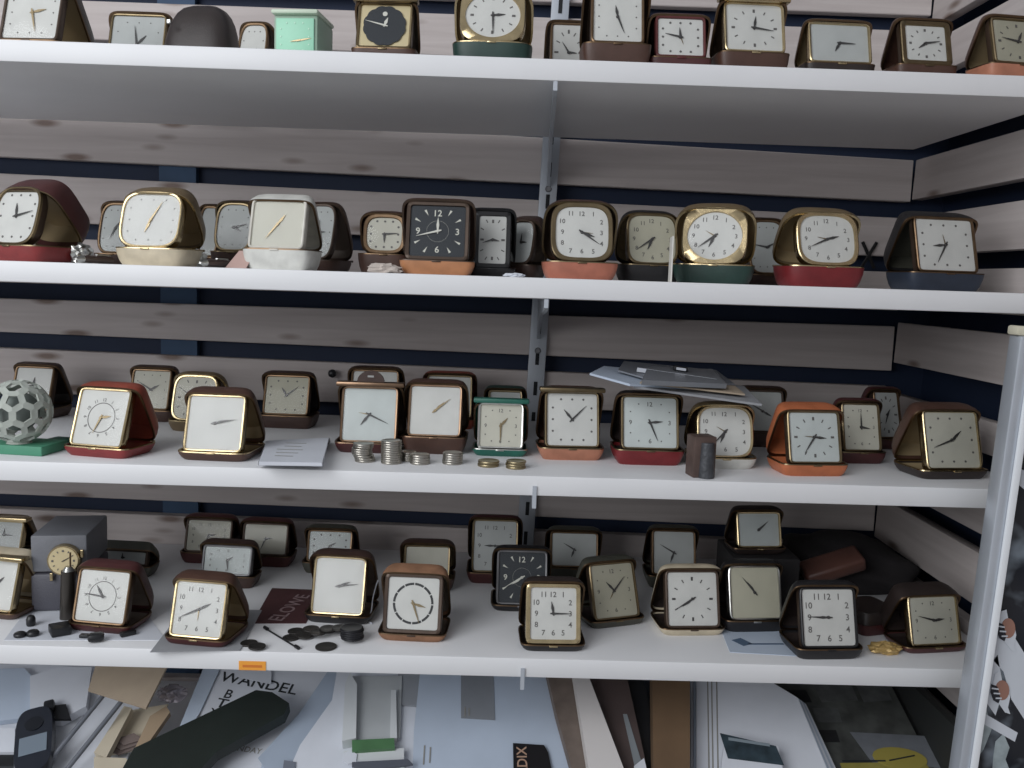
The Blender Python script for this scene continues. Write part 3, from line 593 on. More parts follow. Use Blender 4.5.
# scissor shaped key on the wall
p = atY(869, 255, YB-.004); o = empty('wall_key', (p.x, YB-.0022, p.z), 0, 'dark crossed metal clip hanging on the planks beside the charcoal clock', 'clip')
for s_ in (1, -1):
    bm = bmesh.new(); box(bm, (0, 0, 0), (.004, .0018, .036), Matrix.Translation((0, -.0019*(s_ > 0), 0)) @ Matrix.Rotation(math.radians(28*s_), 4, 'Y'), bev=.0006); obj('arm', bm, met('blackm'), o)
for x, y, lb in ((22, 366, 'black peg on the planks above the small shiny dial clock'), (333, 373, 'black peg on the planks above the receipts')):
    p = atY(x, y, YB-.004); o = empty('wall_peg', (p.x, YB-.0005, p.z), 0, lb, 'peg', 'black pegs on the planks')
    bm = bmesh.new(); cyl(bm, (0, 0, 0), (0, -.006, 0), .0026, n=14); obj('stem', bm, BLK, o, auto=40)
    bm = bmesh.new(); bmesh.ops.create_uvsphere(bm, u_segments=16, v_segments=10, radius=.0052); [setattr(v, 'co', v.co+Vector((0, -.009, 0))) for v in bm.verts]; obj('cap', bm, BLK, o, smooth=True)
# ------------------------------------------------------------------ coin shelf
Z3 = ST[2]
# openwork globe on a green box
pc = atZ(20, 452, Z3); zb = .016
GREENB = mat('green_card', srgb(72, 138, 110), .6, var=.1)
bm = bmesh.new(); box(bm, (0, .02, .0045), (.058, .040, .009), bev=.0012); o = obj('jewellery_box', bm, GREENB, auto=35)
p = atZ(12, 455, Z3); o.location = (p.x+.0, p.y, Z3+ZO); o.rotation_euler.z = math.radians(-8); tag(o, 'flat green box under the grey openwork globe', 'box')
bm = bmesh.new(); box(bm, (0, .010, .004), (.020, .020, .008), bev=.001); o = obj('jewellery_box', bm, mat('dark_green_card', srgb(38, 92, 78), .6), auto=35)
q = atZ(46, 449, Z3); o.location = (q.x+.004, q.y+.004, Z3+ZO); o.rotation_euler.z = math.radians(-14); tag(o, 'small dark green box right of the openwork globe', 'box')
gc = atY(18, 418, p.y+.012); Rg = .0292
globe = empty('openwork_globe', (gc.x, p.y+.013, Z3+.0092), 0, 'grey white openwork ball with flower shaped holes on a green box', 'ornament')
bm = bmesh.new(); bmesh.ops.create_icosphere(bm, subdivisions=2, radius=1)
# dual polyhedron: one cell per vertex
d = bmesh.new(); bm.verts.ensure_lookup_table(); fc = {}
for f in bm.faces: fc[f.index] = f.calc_center_median().normalized()
q_in, q_out, t_in, t_out = {}, {}, {}, {}
for v in bm.verts:
    fs = list(v.link_faces); ax = v.co.normalized(); u = ax.orthogonal().normalized(); w_ = ax.cross(u)
    fs.sort(key=lambda f: math.atan2(fc[f.index].dot(w_), fc[f.index].dot(u)))
    P_ = [fc[f.index] for f in fs]; c_ = sum(P_, Vector())/len(P_)
    solid = False
    O1 = [d.verts.new(x*Rg) for x in P_]; O2 = [d.verts.new((c_+(x-c_)*.66).normalized()*Rg) for x in P_]
    I2 = [d.verts.new((c_+(x-c_)*.66).normalized()*Rg*.93) for x in P_]; I1 = [d.verts.new(x*Rg*.93) for x in P_]
    n_ = len(P_)
    for i in range(n_):
        j = (i+1) % n_
        d.faces.new((O1[i], O1[j], O2[j], O2[i])); d.faces.new((O2[i], O2[j], I2[j], I2[i])); d.faces.new((I2[i], I2[j], I1[j], I1[i]))
bm.free(); bmesh.ops.remove_doubles(d, verts=d.verts, dist=1e-6)
for v in d.verts: v.co.z += Rg
obj('lattice', d, mat('soapstone', srgb(176, 182, 174), .6, var=.12, vscale=60), globe)
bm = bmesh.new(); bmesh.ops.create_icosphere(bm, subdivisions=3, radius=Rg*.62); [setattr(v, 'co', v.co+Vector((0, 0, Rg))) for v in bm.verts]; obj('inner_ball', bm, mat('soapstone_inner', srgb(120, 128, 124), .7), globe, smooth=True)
bm = bmesh.new(); loft(bm, [lay(outline(.022, .022, 2), .0, 1), lay(outline(.022, .022, 2), .003, .7)]); obj('foot', bm, MATS['soapstone'], globe)
# receipts
pl = flatz(Z3); R0 = [(258, 461), (268, 440), (330, 437), (321, 462)]
for k, (dx, dy, lb) in enumerate([(2, 2, 'lowest folded receipt under the printed one'), (0, 0, 'middle folded receipt of the small paper stack'), (1, -2, 'printed receipt on top of the small paper stack by the coins')]):
    q = [(x+dx*(1 if i in (0, 3) else -1), y+1.2-k*.3) for i, (x, y) in enumerate(R0)]
    o = sheet('receipt', q, pl, .0032, PAPER if k != 1 else PAPERG, None, lb, 'receipt', 'receipts on the coin shelf', lift=k*.0034)
    if k == 2:
        bm = bmesh.new(); c0 = Vector(o['c_'])
        for r in range(5):
            M_ = Matrix.Translation(-c0) @ frame_at(284+3*r, 456-r*3.2, pl, 0, .0102)
            box(bm, (0, 0, .00015), (.016+.004*(r % 3), .0008, .0002), M_)
        obj('print', bm, INKL, o)
# coin stacks: every coin is a coin
coin_me = {}
def coin(r, h, m, key):
    if key not in coin_me:
        bm = bmesh.new(); n = 28
        pr = [(r*.86, 0), (r*.97, 0), (r, h*.15), (r, h*.85), (r*.97, h), (r*.86, h), (r*.84, h*.93)]
        loft(bm, [[(a*math.cos(2*math.pi*i/n), a*math.sin(2*math.pi*i/n), zz) for i in range(n)] for a, zz in pr])
        o = obj('coin', bm, m, auto=50); coin_me[key] = o; return o
    o = coin_me[key].copy(); COL.objects.link(o); return o
stacks = [(364, 463, 8, .0096, .0021, 'silver coin in the leaning stack, first from the left', 1.0), (390, 465, 10, .0096, .0021, 'silver coin in the tallest stack, second from the left', .2),
 (407, 462, 5, .0080, .0017, 'small silver coin in the thin stack behind the third one', .3), (419, 465.5, 4, .0092, .0022, 'silver coin in the low stack, third from the left', .3),
 (452, 465.5, 5, .0095, .0021, 'silver coin in the fourth stack below the plain white dial clock', .3), (488, 468, 2, .0100, .0026, 'brassy coin in the low pile before the green clock', .8), (516, 470, 3, .0092, .0023, 'brassy coin in the small pile right of the green clock', .8)]
BRS = mat('coin_brassy', srgb(150, 138, 110), .36, .95, bump=.15, bscale=500, var=.15, vscale=120)
for si, (x, y, n, r, h, lb, jit) in enumerate(stacks):
    p = atZ(x, y, Z3); mm = BRS if si > 4 else SILV
    for k in range(n):
        o = coin(r, h, mm, ('s', r, mm.name)); o.name = 'coin'
        j = jit*.0008
        dx = (-.0028*math.sin(k/n*3)) if si == 0 else 0
        o.location = (p.x+dx+random.uniform(-j, j), p.y+r+random.uniform(-j, j), Z3+ZO+k*(h+.00005)); tag(o, lb, 'coin', 'coins stacked on the shelf')
# wooden block
a_ = atZ(704, 478, Z3); ht = atY(704, 437, a_.y).z-Z3
o = empty('carved_block', (a_.x, a_.y, Z3), math.radians(10), 'small dark carved wooden block in front of the white based clock', 'block')
bm = bmesh.new(); box(bm, (0, .010, ht/2), (.021, .020, ht), bev=.001); obj('block_body', bm, mat('dark_wood', srgb(78, 62, 56), .6, var=.25, vscale=70), o, auto=35)
bm = bmesh.new(); cyl(bm, (.002, .001, .0004), (.002, .001, ht*.86), .0075, .0062, 20); obj('carved_figure', bm, mat('dark_pewter', srgb(70, 72, 76), .5, .3, bump=.8, bscale=250, var=.3, vscale=150), o, auto=50)
# paper pile resting on the clocks
plp = plane3((630, 387, .842), (760, 406, .842), (612, 366, .95))
sheets = [('envelope', [(634, 386), (762, 404), (744, 386), (640, 370)], PAPERG, 'grey envelope at the bottom of the paper pile on the clocks', .002),
 ('booklet', [(590, 373), (630, 384), (700, 388), (672, 372), (604, 366)], PAPERB, 'pale booklet fanned out at the left of the paper pile', .002),
 ('booklet', [(640, 382), (745, 394), (728, 380), (655, 370)], CARD, 'buff booklet in the middle of the paper pile', .0015),
 ('envelope', [(618, 370), (650, 379), (735, 384), (716, 370), (624, 361)], mat('grey_sleeve', srgb(120, 124, 132), .4), 'grey blue sleeve near the top of the paper pile', .0015),
 ('disc_case', [(642, 380), (727, 384), (713, 369), (648, 366)], mat('case_grey', srgb(132, 136, 142), .25), 'clear grey disc case on top of the paper pile', .0045)]
lf = 0
for nm, pix, m, lb, th in sheets:
    o = sheet(nm, pix, plp, th, m, None, lb, 'papers' if nm != 'disc_case' else 'disc case', 'papers piled on the clocks', lift=lf); lf += th+.0003
    if nm == 'disc_case':
        M_ = Matrix.Translation(-Vector(o['c_'])) @ frame_at(680, 371, plp, 0, lf)
        bm = bmesh.new(); box(bm, (0, 0, .0022), (.014, .006, .0044), M_, bev=.0008); t_ = obj('clip', bm, BLK, o, auto=35)
        bm = bmesh.new(); box(bm, (0, -.0034, .0026), (.0095, .001, .0024), M_); obj('clip_label', bm, PAPER, t_)
        bm = bmesh.new(); box(bm, (-.006, -.016, -.0022), (.078, .0012, .0040), M_ @ Matrix.Translation((0, 0, 0))); obj('spine', bm, PAPER, o)
# ------------------------------------------------------------------ sticker shelf
Z4 = ST[3]
p = atZ(60, 612, Z4)
gb = empty('watch_box', (p.x, p.y, Z4), math.radians(9), 'tall grey leather presentation box with a wrist watch on its front', 'box')
hb = atY(58, 536, p.y).z-Z4
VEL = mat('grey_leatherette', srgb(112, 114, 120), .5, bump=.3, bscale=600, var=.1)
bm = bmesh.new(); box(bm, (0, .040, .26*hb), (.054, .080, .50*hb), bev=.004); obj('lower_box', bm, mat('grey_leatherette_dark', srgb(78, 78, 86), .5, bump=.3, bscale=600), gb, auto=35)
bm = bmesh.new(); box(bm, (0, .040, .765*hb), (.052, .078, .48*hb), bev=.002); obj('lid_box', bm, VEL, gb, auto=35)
wc = gb
bm = bmesh.new(); cyl(bm, (.006, -.0002, hb*.70), (.006, -.006, hb*.70), .0158, .0150, 32); wv = obj('watch_case', bm, met('gold'), gb, auto=40)
bm = bmesh.new(); cyl(bm, (.006, -.006, hb*.70), (.006, -.0066, hb*.70), .0135, n=32); wd = obj('watch_dial', bm, dial('gold'), wv, auto=40)
Mw = Matrix.Translation((.006, -.0068, hb*.70)) @ Matrix.Rotation(math.pi/2, 4, 'X')
bm = bmesh.new(); numerals(bm, 'rbars', .026, .026, Mw, 0); obj('hour_marks', bm, INK, wv); hand('watch_hand', 60, .009, .001, .0002, Mw, HB, wv)
bm = bmesh.new(); box(bm, (.006-.012, -.003, hb*.70-.017), (.003, .003, .008), bev=.0006); obj('watch_lug', bm, met('gold'), wv); 
bm = bmesh.new(); box(bm, (.006+.0165, -.003, hb*.70+.006), (.003, .003, .008), bev=.0006); obj('watch_lug', bm, met('gold'), wv)
p = atZ(64, 621, Z4); o = empty('metal_cylinder', (p.x, p.y+.007, Z4), 0, 'slim dark metal tube standing between the grey box and the maroon clock', 'tube')
bm = bmesh.new(); cyl(bm, (0, 0, 0), (0.002, 0, .048), .0070, .0066, 20); obj('tube_body', bm, mat('gunmetal', srgb(84, 80, 76), .35, .8), o, auto=40)
bm = bmesh.new(); cyl(bm, (0.002, 0, .048), (0.002, 0, .052), .0058, .0030, 20); obj('tube_tip', bm, met('silver'), o, auto=40)
bm = bmesh.new(); cyl(bm, (.004, 0, .052), (.0042, 0, .066), .0009, n=8); obj('needle', bm, met('bronze'), o)
# worn paper under the maroon clock and under the gold lined clock
sheet('paper_sheet', [(4, 640), (34, 600), (140, 604), (166, 640)], flatz(Z4), .0004, PAPER, None, 'white paper sheet under the maroon clock at the left of the sticker shelf', 'paper')
sheet('paper_sheet', [(150, 652), (184, 608), (262, 610), (240, 650)], flatz(Z4), .0005, PAPERG, None, 'grey printed sheet under the gold lined clock', 'paper', lift=.0006)
# loose black parts
def lump(px, w, d, h, rz, label, nm='rubber_part', bev=.0015, cat='rubber part'):
    p = atZ(px[0], px[1], Z4); bm = bmesh.new(); box(bm, (0, 0, h/2), (w, d, h), bev=bev); o = obj(nm, bm, BLK, auto=35)
    o.location = (p.x, p.y, Z4+ZO+.0008); o.rotation_euler.z = math.radians(rz); return tag(o, label, cat, 'loose black parts')
lump((60, 634), .017, .018, .008, 35, 'largest black block lying in front of the slim tube', bev=.001)
lump((96, 642), .014, .010, .008, 20, 'black rounded block right of the largest black block', bev=.003)
lump((128, 636), .014, .006, .004, 40, 'flat black wedge below the right corner of the maroon clock', bev=.0008)
lump((85, 638), .009, .006, .003, 0, 'thin black flake behind the rounded black block', bev=.0008)
for (x, y, r, h, lb) in [(20, 637, .0055, .004, 'black rubber button, left of the three at the paper edge'), (33, 636, .0055, .005, 'black rubber button, right of the three at the paper edge'), (31, 626, .0042, .010, 'tall black rubber stopper behind the two buttons')]:
    p = atZ(x, y, Z4); bm = bmesh.new(); n = 20
    loft(bm, [[(a*math.cos(2*math.pi*i/n), a*math.sin(2*math.pi*i/n), zz) for i in range(n)] for a, zz in [(r*.9, 0), (r, h*.2), (r, h*.6), (r*.75, h*.9), (r*.3, h)]])
    o = obj('rubber_button', bm, BLK, auto=50); o.location = (p.x, p.y, Z4+ZO+.0008); tag(o, lb, 'rubber button', 'loose black parts')
# red-brown card with white lettering
pl = flatz(Z4)
o = sheet('business_card', [(252, 623), (272, 588), (322, 590), (306, 623)], pl, .0006, mat('oxblood_card', srgb(78, 46, 48), .6, var=.1), None, 'dark red card with white lettering left of the arched clock', 'card')
write('lettering', 'ELOWE', frame_at(290, 607, pl, 80, .0009), .021, mat('card_ink', srgb(150, 128, 130), .6), o, 1.1)
# tarnished coins
loose = [(249, 644, 'dark coin, left of the pair left of the match'), (257, 649, 'dark coin, right of the pair left of the match'), (296, 632, None), (291, 638.5, None), (305, 638, None), (311, 633, None), (318, 638, None), (328, 630.5, None), (328, 636, None), (342, 630.5, None), (340, 637, None), (353, 631, None), (326, 647.5, 'largest loose dark coin lying alone before the coin cluster')]
LC = 'tarnished dark coin in the loose cluster below the arched clock'
placed = []
for i, (x, y, lb) in enumerate(loose):
    p = atZ(x, y, Z4); r = .0098 if i == 12 else .0078
    lev = 0
    for (qx, qy, qr, ql) in placed:
        if math.hypot(p.x-qx, p.y-qy) < (r+qr)*.98: lev = max(lev, ql+1)
    placed.append((p.x, p.y, r, lev))
    o = coin(r, .0016, TARN, ('t', r)); o.name = 'coin'; o.location = (p.x, p.y, Z4+ZO+lev*.00165); tag(o, lb or LC, 'coin', 'dark coins on the sticker shelf')
p = atZ(352, 641, Z4)
for k in range(5):
    o = coin(.0108, .0020, mat('coin_black', srgb(34, 34, 38), .45, .4, var=.2), ('k', 1)); o.name = 'coin'; o.location = (p.x+random.uniform(-.0006, .0006), p.y, Z4+ZO+k*.00205+(.0035 if False else 0.0034)); tag(o, 'black coin in the little stack at the right of the dark coins', 'coin', 'dark coins on the sticker shelf')
# match
a_, b_ = atZ(266, 630, Z4), atZ(297, 649, Z4)
d_ = b_-a_; o = empty('cotton_swab', (a_.x, a_.y, Z4+.0012), math.atan2(d_.y, d_.x), 'thin dark stick with thick ends lying among the dark coins', 'stick')
bm = bmesh.new(); cyl(bm, (0, 0, 0), (d_.length, 0, 0), .0008, n=8); obj('shaft', bm, BLK, o)
for x in (0, d_.length):
    bm = bmesh.new(); cyl(bm, (x-.003, 0, .0006), (x+.003, 0, .0006), .0017, n=10); obj('tip', bm, BLK, o, auto=50)
# string at the suede clock
cu = bpy.data.curves.new('string', 'CURVE'); cu.dimensions = '3D'; cu.bevel_depth = .0006
sp = cu.splines.new('NURBS'); pts = [(378, 580, .90), (371, 600, .892), (374, 612, .886), (366, 626, .88), (372, 633, .872)]
sp.points.add(len(pts)-1)
for q, (x, y, Y) in zip(sp.points, pts): v = atY(x, y, Y); q.co = (v.x, v.y, max(v.z, Z4+.001)+ZO, 1)
sp.use_endpoint_u = True
t_ = bpy.data.objects.new('t', cu); COL.objects.link(t_); me = bpy.data.meshes.new_from_object(t_); bpy.data.objects.remove(t_); me.materials.append(PAPER)
o = bpy.data.objects.new('string', me); COL.objects.link(o); tag(o, 'loose white string hanging at the left side of the suede clock', 'string')
# blue printed receipt
o = sheet('receipt', [(722, 632), (730, 626), (792, 632), (800, 656), (730, 652)], pl, .0005, PAPERB, None, 'pale blue printed slip on the shelf before the silver framed black clock', 'receipt', 'slips on the sticker shelf')
bm = bmesh.new(); M_ = Matrix.Translation(-Vector(o['c_']))
BP = mat('blue_print', srgb(76, 96, 120), .7); box(bm, (0, 0, .0001), (.012, .016, .0002), M_ @ frame_at(742, 642, pl, 30, .0006)); obj('emblem', bm, BP, o)
bm = bmesh.new(); box(bm, (0, 0, .0001), (.035, .003, .0002), M_ @ frame_at(766, 644, pl, 4, .0006)); obj('print', bm, BP, o)
crumple('sweet_wrapper', (884, 655), .835, Z4, .030, .018, .010, mat('gold_foil_paper', srgb(178, 150, 96), .4, .3, var=.3, vscale=80), 'crumpled yellow sweet wrapper between the two right hand clocks', 'wrapper', 12)
p = atZ(884, 636, Z4); o = empty('clock_case', (p.x, p.y, Z4), math.radians(18), 'closed dark maroon clock case lying between the two right hand clocks', 'clock case')
for nm_, z_ in (('base_shell', 0), ('lid_shell', 1)):
    bm = bmesh.new(); O_ = outline(.050, .052, 7)
    loft(bm, [lay(O_, .0, .88), lay(O_, .006, .98), lay(O_, .0115, 1.)] if not z_ else [lay(O_, .0120, 1.), lay(O_, .018, .98), lay(O_, .0235, .88)], M=Matrix.Translation((0, .026, 0))); obj(nm_, bm, lea('maroon') if not z_ else lea('dark'), o, auto=50)
# brown strap case behind
p = atY(838, 600, 1.03); bm = bmesh.new(); bmesh.ops.create_icosphere(bm, subdivisions=4, radius=1); rnd = random.Random(4)
for v in bm.verts:
    c = v.co.copy(); k = 1+.10*math.sin(c.x*5+1)*math.cos(c.y*4)+.06*math.sin(c.z*9+c.x*7)
    v.co = Vector((math.copysign(abs(c.x)**.75, c.x)*.078*k, math.copysign(abs(c.y)**.75, c.y)*.058*k, max(0, c.z*.035*k+.020)))
bgd = obj('cloth_bag', bm, mat('black_cloth', srgb(32, 29, 31), .9, bump=.6, bscale=120, var=.3), smooth=True); bgd.location = (p.x+.008, 1.045, Z4+ZO+.0002); tag(bgd, 'slumped black cloth bag at the back right of the sticker shelf', 'bag')
a_, b_ = atY(802, 574, .985), atY(860, 556, .985); d_ = b_-a_
bm = bmesh.new(); box(bm, (0, 0, 0), (d_.length, .030, .017), bev=.004); o = obj('leather_case', bm, mat('case_brown', srgb(92, 62, 54), .42, bump=.2, bscale=900, var=.15), auto=50)
o.location = ((a_.x+b_.x)/2, .982, (a_.z+b_.z)/2+ZO); o.rotation_euler = (math.radians(20), -math.atan2(d_.z, d_.x), 0); tag(o, 'slim brown leather case propped on the black bag at the back right', 'leather case')
p = atY(758, 600, .95); bm = bmesh.new(); box(bm, (0, .03, .0285), (.072, .072, .057), bev=.002); o = obj('storage_box', bm, mat('black_card_box', srgb(30, 28, 30), .7), auto=35); o.location = (p.x+.004, .95-.003, Z4+ZO); tag(o, 'black box carrying the raised clock at the back', 'box')
# orange price sticker on the front edge of the shelf
a_, b_ = atY(239, 661, Y0), atY(266, 661, Y0); c_, d_ = atY(252, 661, Y0), atY(252, 670, Y0)
o = empty('price_sticker', ((a_.x+b_.x)/2, Y0-.0005, (c_.z+d_.z)/2), 0, 'orange price sticker on the white shelf edge', 'sticker')
bm = bmesh.new(); box(bm, (0, 0, 0), (b_.x-a_.x, .0004, c_.z-d_.z), bev=.0001); obj('label_paper', bm, mat('orange_label', srgb(236, 160, 60), .6), o)
bm = bmesh.new(); box(bm, (0, -.0003, -.0004), ((b_.x-a_.x)*.72, .0001, .0024)); obj('print', bm, mat('orange_print', srgb(206, 118, 44), .6), o)
# ------------------------------------------------------------------ lowest shelf: papers and odds and ends
Z5 = ST[4]
# stacked cartons the papers lie on
def carton(x0, x1, Yc, d, h, m, label, rz=0):
    bm = bmesh.new(); box(bm, (0, 0, h/2), (x1-x0, d, h), bev=.002); o = obj('carton', bm, m, auto=35); o.location = ((x0+x1)/2, Yc, Z5+ZO); o.rotation_euler.z = math.radians(rz); return tag(o, label, 'carton', 'things on the lowest shelf')
def L(b=24, off=0., side=0., Yf=.83, zf=-.500): return lean(Yf, zf, b, side, off)
G5 = 'papers on the lowest shelf'
def sh5(nm, pix, off, th, m, label, b=24, side=0, cat='paper'): return sheet(nm, pix, L(b, off, side), th, m, None, label, cat, G5)
# lowest layer of papers
sh5('paper_sheet', [(-10, 664), (150, 664), (120, 790), (-10, 790)], -.004, .003, PAPER, 'large white sheet at the far left of the lowest shelf')
o = sh5('plastic_bag', [(-10, 669), (24, 668), (46, 690), (40, 716), (-10, 722)], .0, .006, PAPERB, 'pale blue crumpled paper bag at the left edge of the lowest shelf', cat='bag')
o = sh5('white_carton', [(30, 676), (58, 667), (92, 667), (86, 706), (60, 720), (30, 716)], .0, .010, PAPER, 'white torn carton flap left of the beige board', cat='carton')
sh5('black_flap', [(46, 706), (66, 704), (71, 719), (50, 719)], .0105, .003, BLK, 'black tab on the torn white carton flap', cat='tab')
o = sh5('paper_sheet', [(-10, 727), (15, 728), (15, 752), (-10, 752)], .001, .008, PAPER, 'small white box edge at the left of the cordless phone', cat='box')
o = sh5('dark_strip', [(-10, 753), (16, 753), (15, 766), (-10, 766)], .001, .004, BLK, 'black strip under the small white box edge', cat='strip')
# beige board
o = sh5('beige_board', [(96, 664), (168, 664), (150, 700), (146, 708), (88, 690)], .030, .003, CARD, 'beige cardboard panel standing on two grey legs', b=30, cat='board')
cB = Vector(o['c_'])
for (xa, ya, xb, yb) in ((106, 692, 44, 768), (124, 698, 60, 778)):
    A1 = onp(xa, ya, L(30, .026)); B1 = onp(xb, yb, L(24, .012))
    bm = bmesh.new(); cyl(bm, A1-cB, B1-cB, .0024, n=12); obj('leg', bm, GRY, o, auto=50)
# cordless phone
pl = L(24, .008, 0)
u0, u1 = onp(37, 745, pl), onp(37, 735, pl); f0 = frame_at(37, 745, pl).inverted() @ u1; upang = -math.degrees(math.atan2(f0.x, f0.y))
ph = empty('cordless_phone', tuple(onp(37, 745, pl)), 0, 'black cordless phone handset with a small grey screen', 'phone')
c0 = onp(37, 745, pl); Mp = Matrix.Translation(-c0) @ frame_at(37, 745, pl, upang-2)
O_ = outline(.036, .084, 3.6)
bm = bmesh.new(); loft(bm, [lay(O_, 0, .86), lay(O_, .004, .98), lay(O_, .010, 1.), lay(O_, .015, .93)], M=Mp @ Matrix.Translation((0, -.004, 0))); obj('handset', bm, mat('phone_black', srgb(34, 38, 48), .3, spec=.6), ph, auto=55)
bm = bmesh.new(); box(bm, (0, -.012, .0155), (.025, .022, .001), Mp, bev=.0004); obj('screen', bm, mat('lcd_grey', srgb(120, 132, 144), .25), ph)
bm = bmesh.new(); cyl(bm, (0, .014, .0148), (0, .014, .0160), .0085, n=24, M=Mp); k_ = obj('speaker_ring', bm, mat('phone_ring', srgb(24, 27, 34), .4), ph, auto=40)
bm = bmesh.new(); box(bm, (.012, .038, .009), (.010, .012, .008), Mp, bev=.002); obj('antenna', bm, BLK, ph, auto=40)
# open beige box with glass bits
TB = empty('open_box', tuple(onp(128, 748, L(24, .004))), 0, 'open beige box lying on its side with bits inside', 'box')
c0 = Vector(TB.location)-Vector((0, 0, ZO)); CRM = mat('beige_card', srgb(190, 180, 160), .8, var=.06)
def part5(nm, pix, off, th, m, b=24):
    TB['c_'] = tuple(c0); return sheet(nm, pix, L(b, off), th, m, TB)
part5('back_panel', [(120, 712), (168, 704), (150, 745), (126, 752), (100, 756)], .003, .002, CRM)
part5('side_panel', [(94, 752), (124, 706), (132, 708), (106, 758)], .012, .008, CRM)
part5('front_panel', [(94, 757), (126, 758), (148, 790), (94, 790)], .012, .008, CRM)
part5('side_panel', [(150, 716), (166, 706), (170, 712), (142, 752), (134, 750)], .012, .006, mat('beige_edge', srgb(160, 140, 116), .8))
for k in range(3):
    sh5('glass_slide', [(108+k*3, 749-k*5), (128+k*3, 737-k*5+6), (140+k*2, 741-k*4+6), (118+k*3, 755-k*5)], .006+k*.002, .0012, mat('dull_glass', srgb(120, 108, 104), .2), ['lowest', 'middle', 'topmost'][k]+' brown grey strip lying in the open beige box', cat='strip')
crumple('glass_beads', (172, 700), onp(172, 700, L(24, .0)).y, onp(172, 700, L(24, .0)).z, .030, .020, .016, mat('clear_grey', srgb(150, 144, 150), .15, .3, var=.3, vscale=90), 'crumpled clear wrapping between the beige board and the lettered page', 'wrapping', 21)
# lettered page
pw = L(24, .002)
o = sheet('printed_page', [(170, 768), (196, 736), (212, 664), (340, 664), (285, 752), (262, 790), (170, 790)], pw, .0015, PAPER, None, 'white page with big grey capital letters under the dark case', 'paper', G5)
write('lettering', 'WANDEL', frame_at(259, 683, pw, -11, .0018), .0185, INKB, o, 1.12)
write('lettering', 'B', frame_at(229, 694, pw, -11, .0018), .016, INKB, o); write('lettering', 'T', frame_at(222, 703, pw, -11, .0018), .016, INKB, o, 1.3); write('lettering', 'x', frame_at(214, 711, pw, -11, .0018), .014, INKB, o, 1.2)
write('small_print', 'SANDAY', frame_at(245, 749, pw, -8, .0018), .009, INKL, o)
sh5('paper_sheet', [(172, 745), (205, 664), (222, 664), (200, 712), (182, 742)], .005, .001, PAPERB, 'blue grey paper strip left of the lettered page')
sh5('price_slip', [(236, 660), (272, 660), (271, 684), (238, 677)], .006, .0006, PAPER, 'small white slip hanging under the orange sticker', cat='slip')
# long dark case
pd = L(24, .0215)
dc = sheet('spectacle_case', [(116, 780), (134, 748), (256, 690), (272, 692), (289, 703), (284, 714), (216, 752), (180, 792), (116, 792)], pd, .013, DARKG, None, 'long dark green leather case lying diagonally over the papers', 'case', G5)
# white and bluish envelopes
sh5('envelope', [(262, 764), (322, 700), (344, 664), (352, 664), (346, 706), (316, 738), (292, 792), (254, 792)], .006, .0012, PAPERB, 'pale blue envelope right of the long dark case', cat='envelope')
sh5('envelope', [(300, 712), (330, 668), (352, 664), (334, 706), (308, 748), (272, 778), (258, 758)], .010, .0012, mat('paper_blue2', srgb(160, 172, 188), .75, var=.04), 'folded grey blue envelope crossing over the pale blue one', cat='envelope')
sh5('paper_sheet', [(338, 664), (426, 664), (414, 790), (280, 790), (300, 745), (332, 700)], .0135, .0015, PAPER, 'white sheet under the clear box with the green strip')
o = sh5('address_slip', [(284, 760), (296, 762), (294, 790), (280, 790)], .0155, .0006, mat('grey_print', srgb(110, 116, 128), .7), 'grey printed block at the bottom edge left of the clear box', cat='slip')
# clear box with green strip
cb = empty('clear_box', tuple(onp(378, 725, L(24, .017))), 0, 'clear plastic box with a green strip across its lower end', 'box'); c0 = Vector(cb.location)-Vector((0, 0, ZO)); cb['c_'] = tuple(c0)
FROST = mat('frosted_plastic', srgb(176, 180, 182), .3, spec=.6, var=.05)
sheet('tray_bottom', [(352, 676), (402, 676), (400, 738), (344, 741)], L(24, .0155), .004, FROST, cb)
sheet('side_wall', [(342, 741), (345, 684), (350, 672), (357, 684), (356, 738)], L(24, .0155), .012, mat('frosted_edge', srgb(204, 208, 210), .3), cb)
sheet('side_wall', [(390, 738), (391, 690), (396, 690), (397, 738)], L(24, .0155), .009, MATS['frosted_edge'], cb)
sheet('green_strip', [(352, 740), (394, 738), (395, 748), (352, 751)], L(24, .0155), .012, mat('green_plastic', srgb(78, 118, 80), .35, var=.15), cb)
sheet('clear_end', [(344, 751), (404, 748), (404, 764), (352, 760)], L(24, .0155), .008, MATS['frosted_edge'], cb)
sheet('ornament', [(343, 754), (350, 750), (357, 754), (356, 762), (348, 764), (342, 760)], L(24, .024), .001, PAPER, cb)
sh5('black_pen', [(352, 762), (408, 759), (413, 764), (372, 770), (352, 766)], .029, .0025, mat('slate_grey', srgb(84, 88, 98), .5), 'dark grey strip below the clear box', cat='strip')
sh5('grey_sleeve', [(398, 664), (426, 664), (418, 706), (398, 704)], .016, .002, mat('sleeve_grey', srgb(148, 152, 158), .5), 'grey plastic sleeve between the clear box and the big envelope', cat='sleeve')
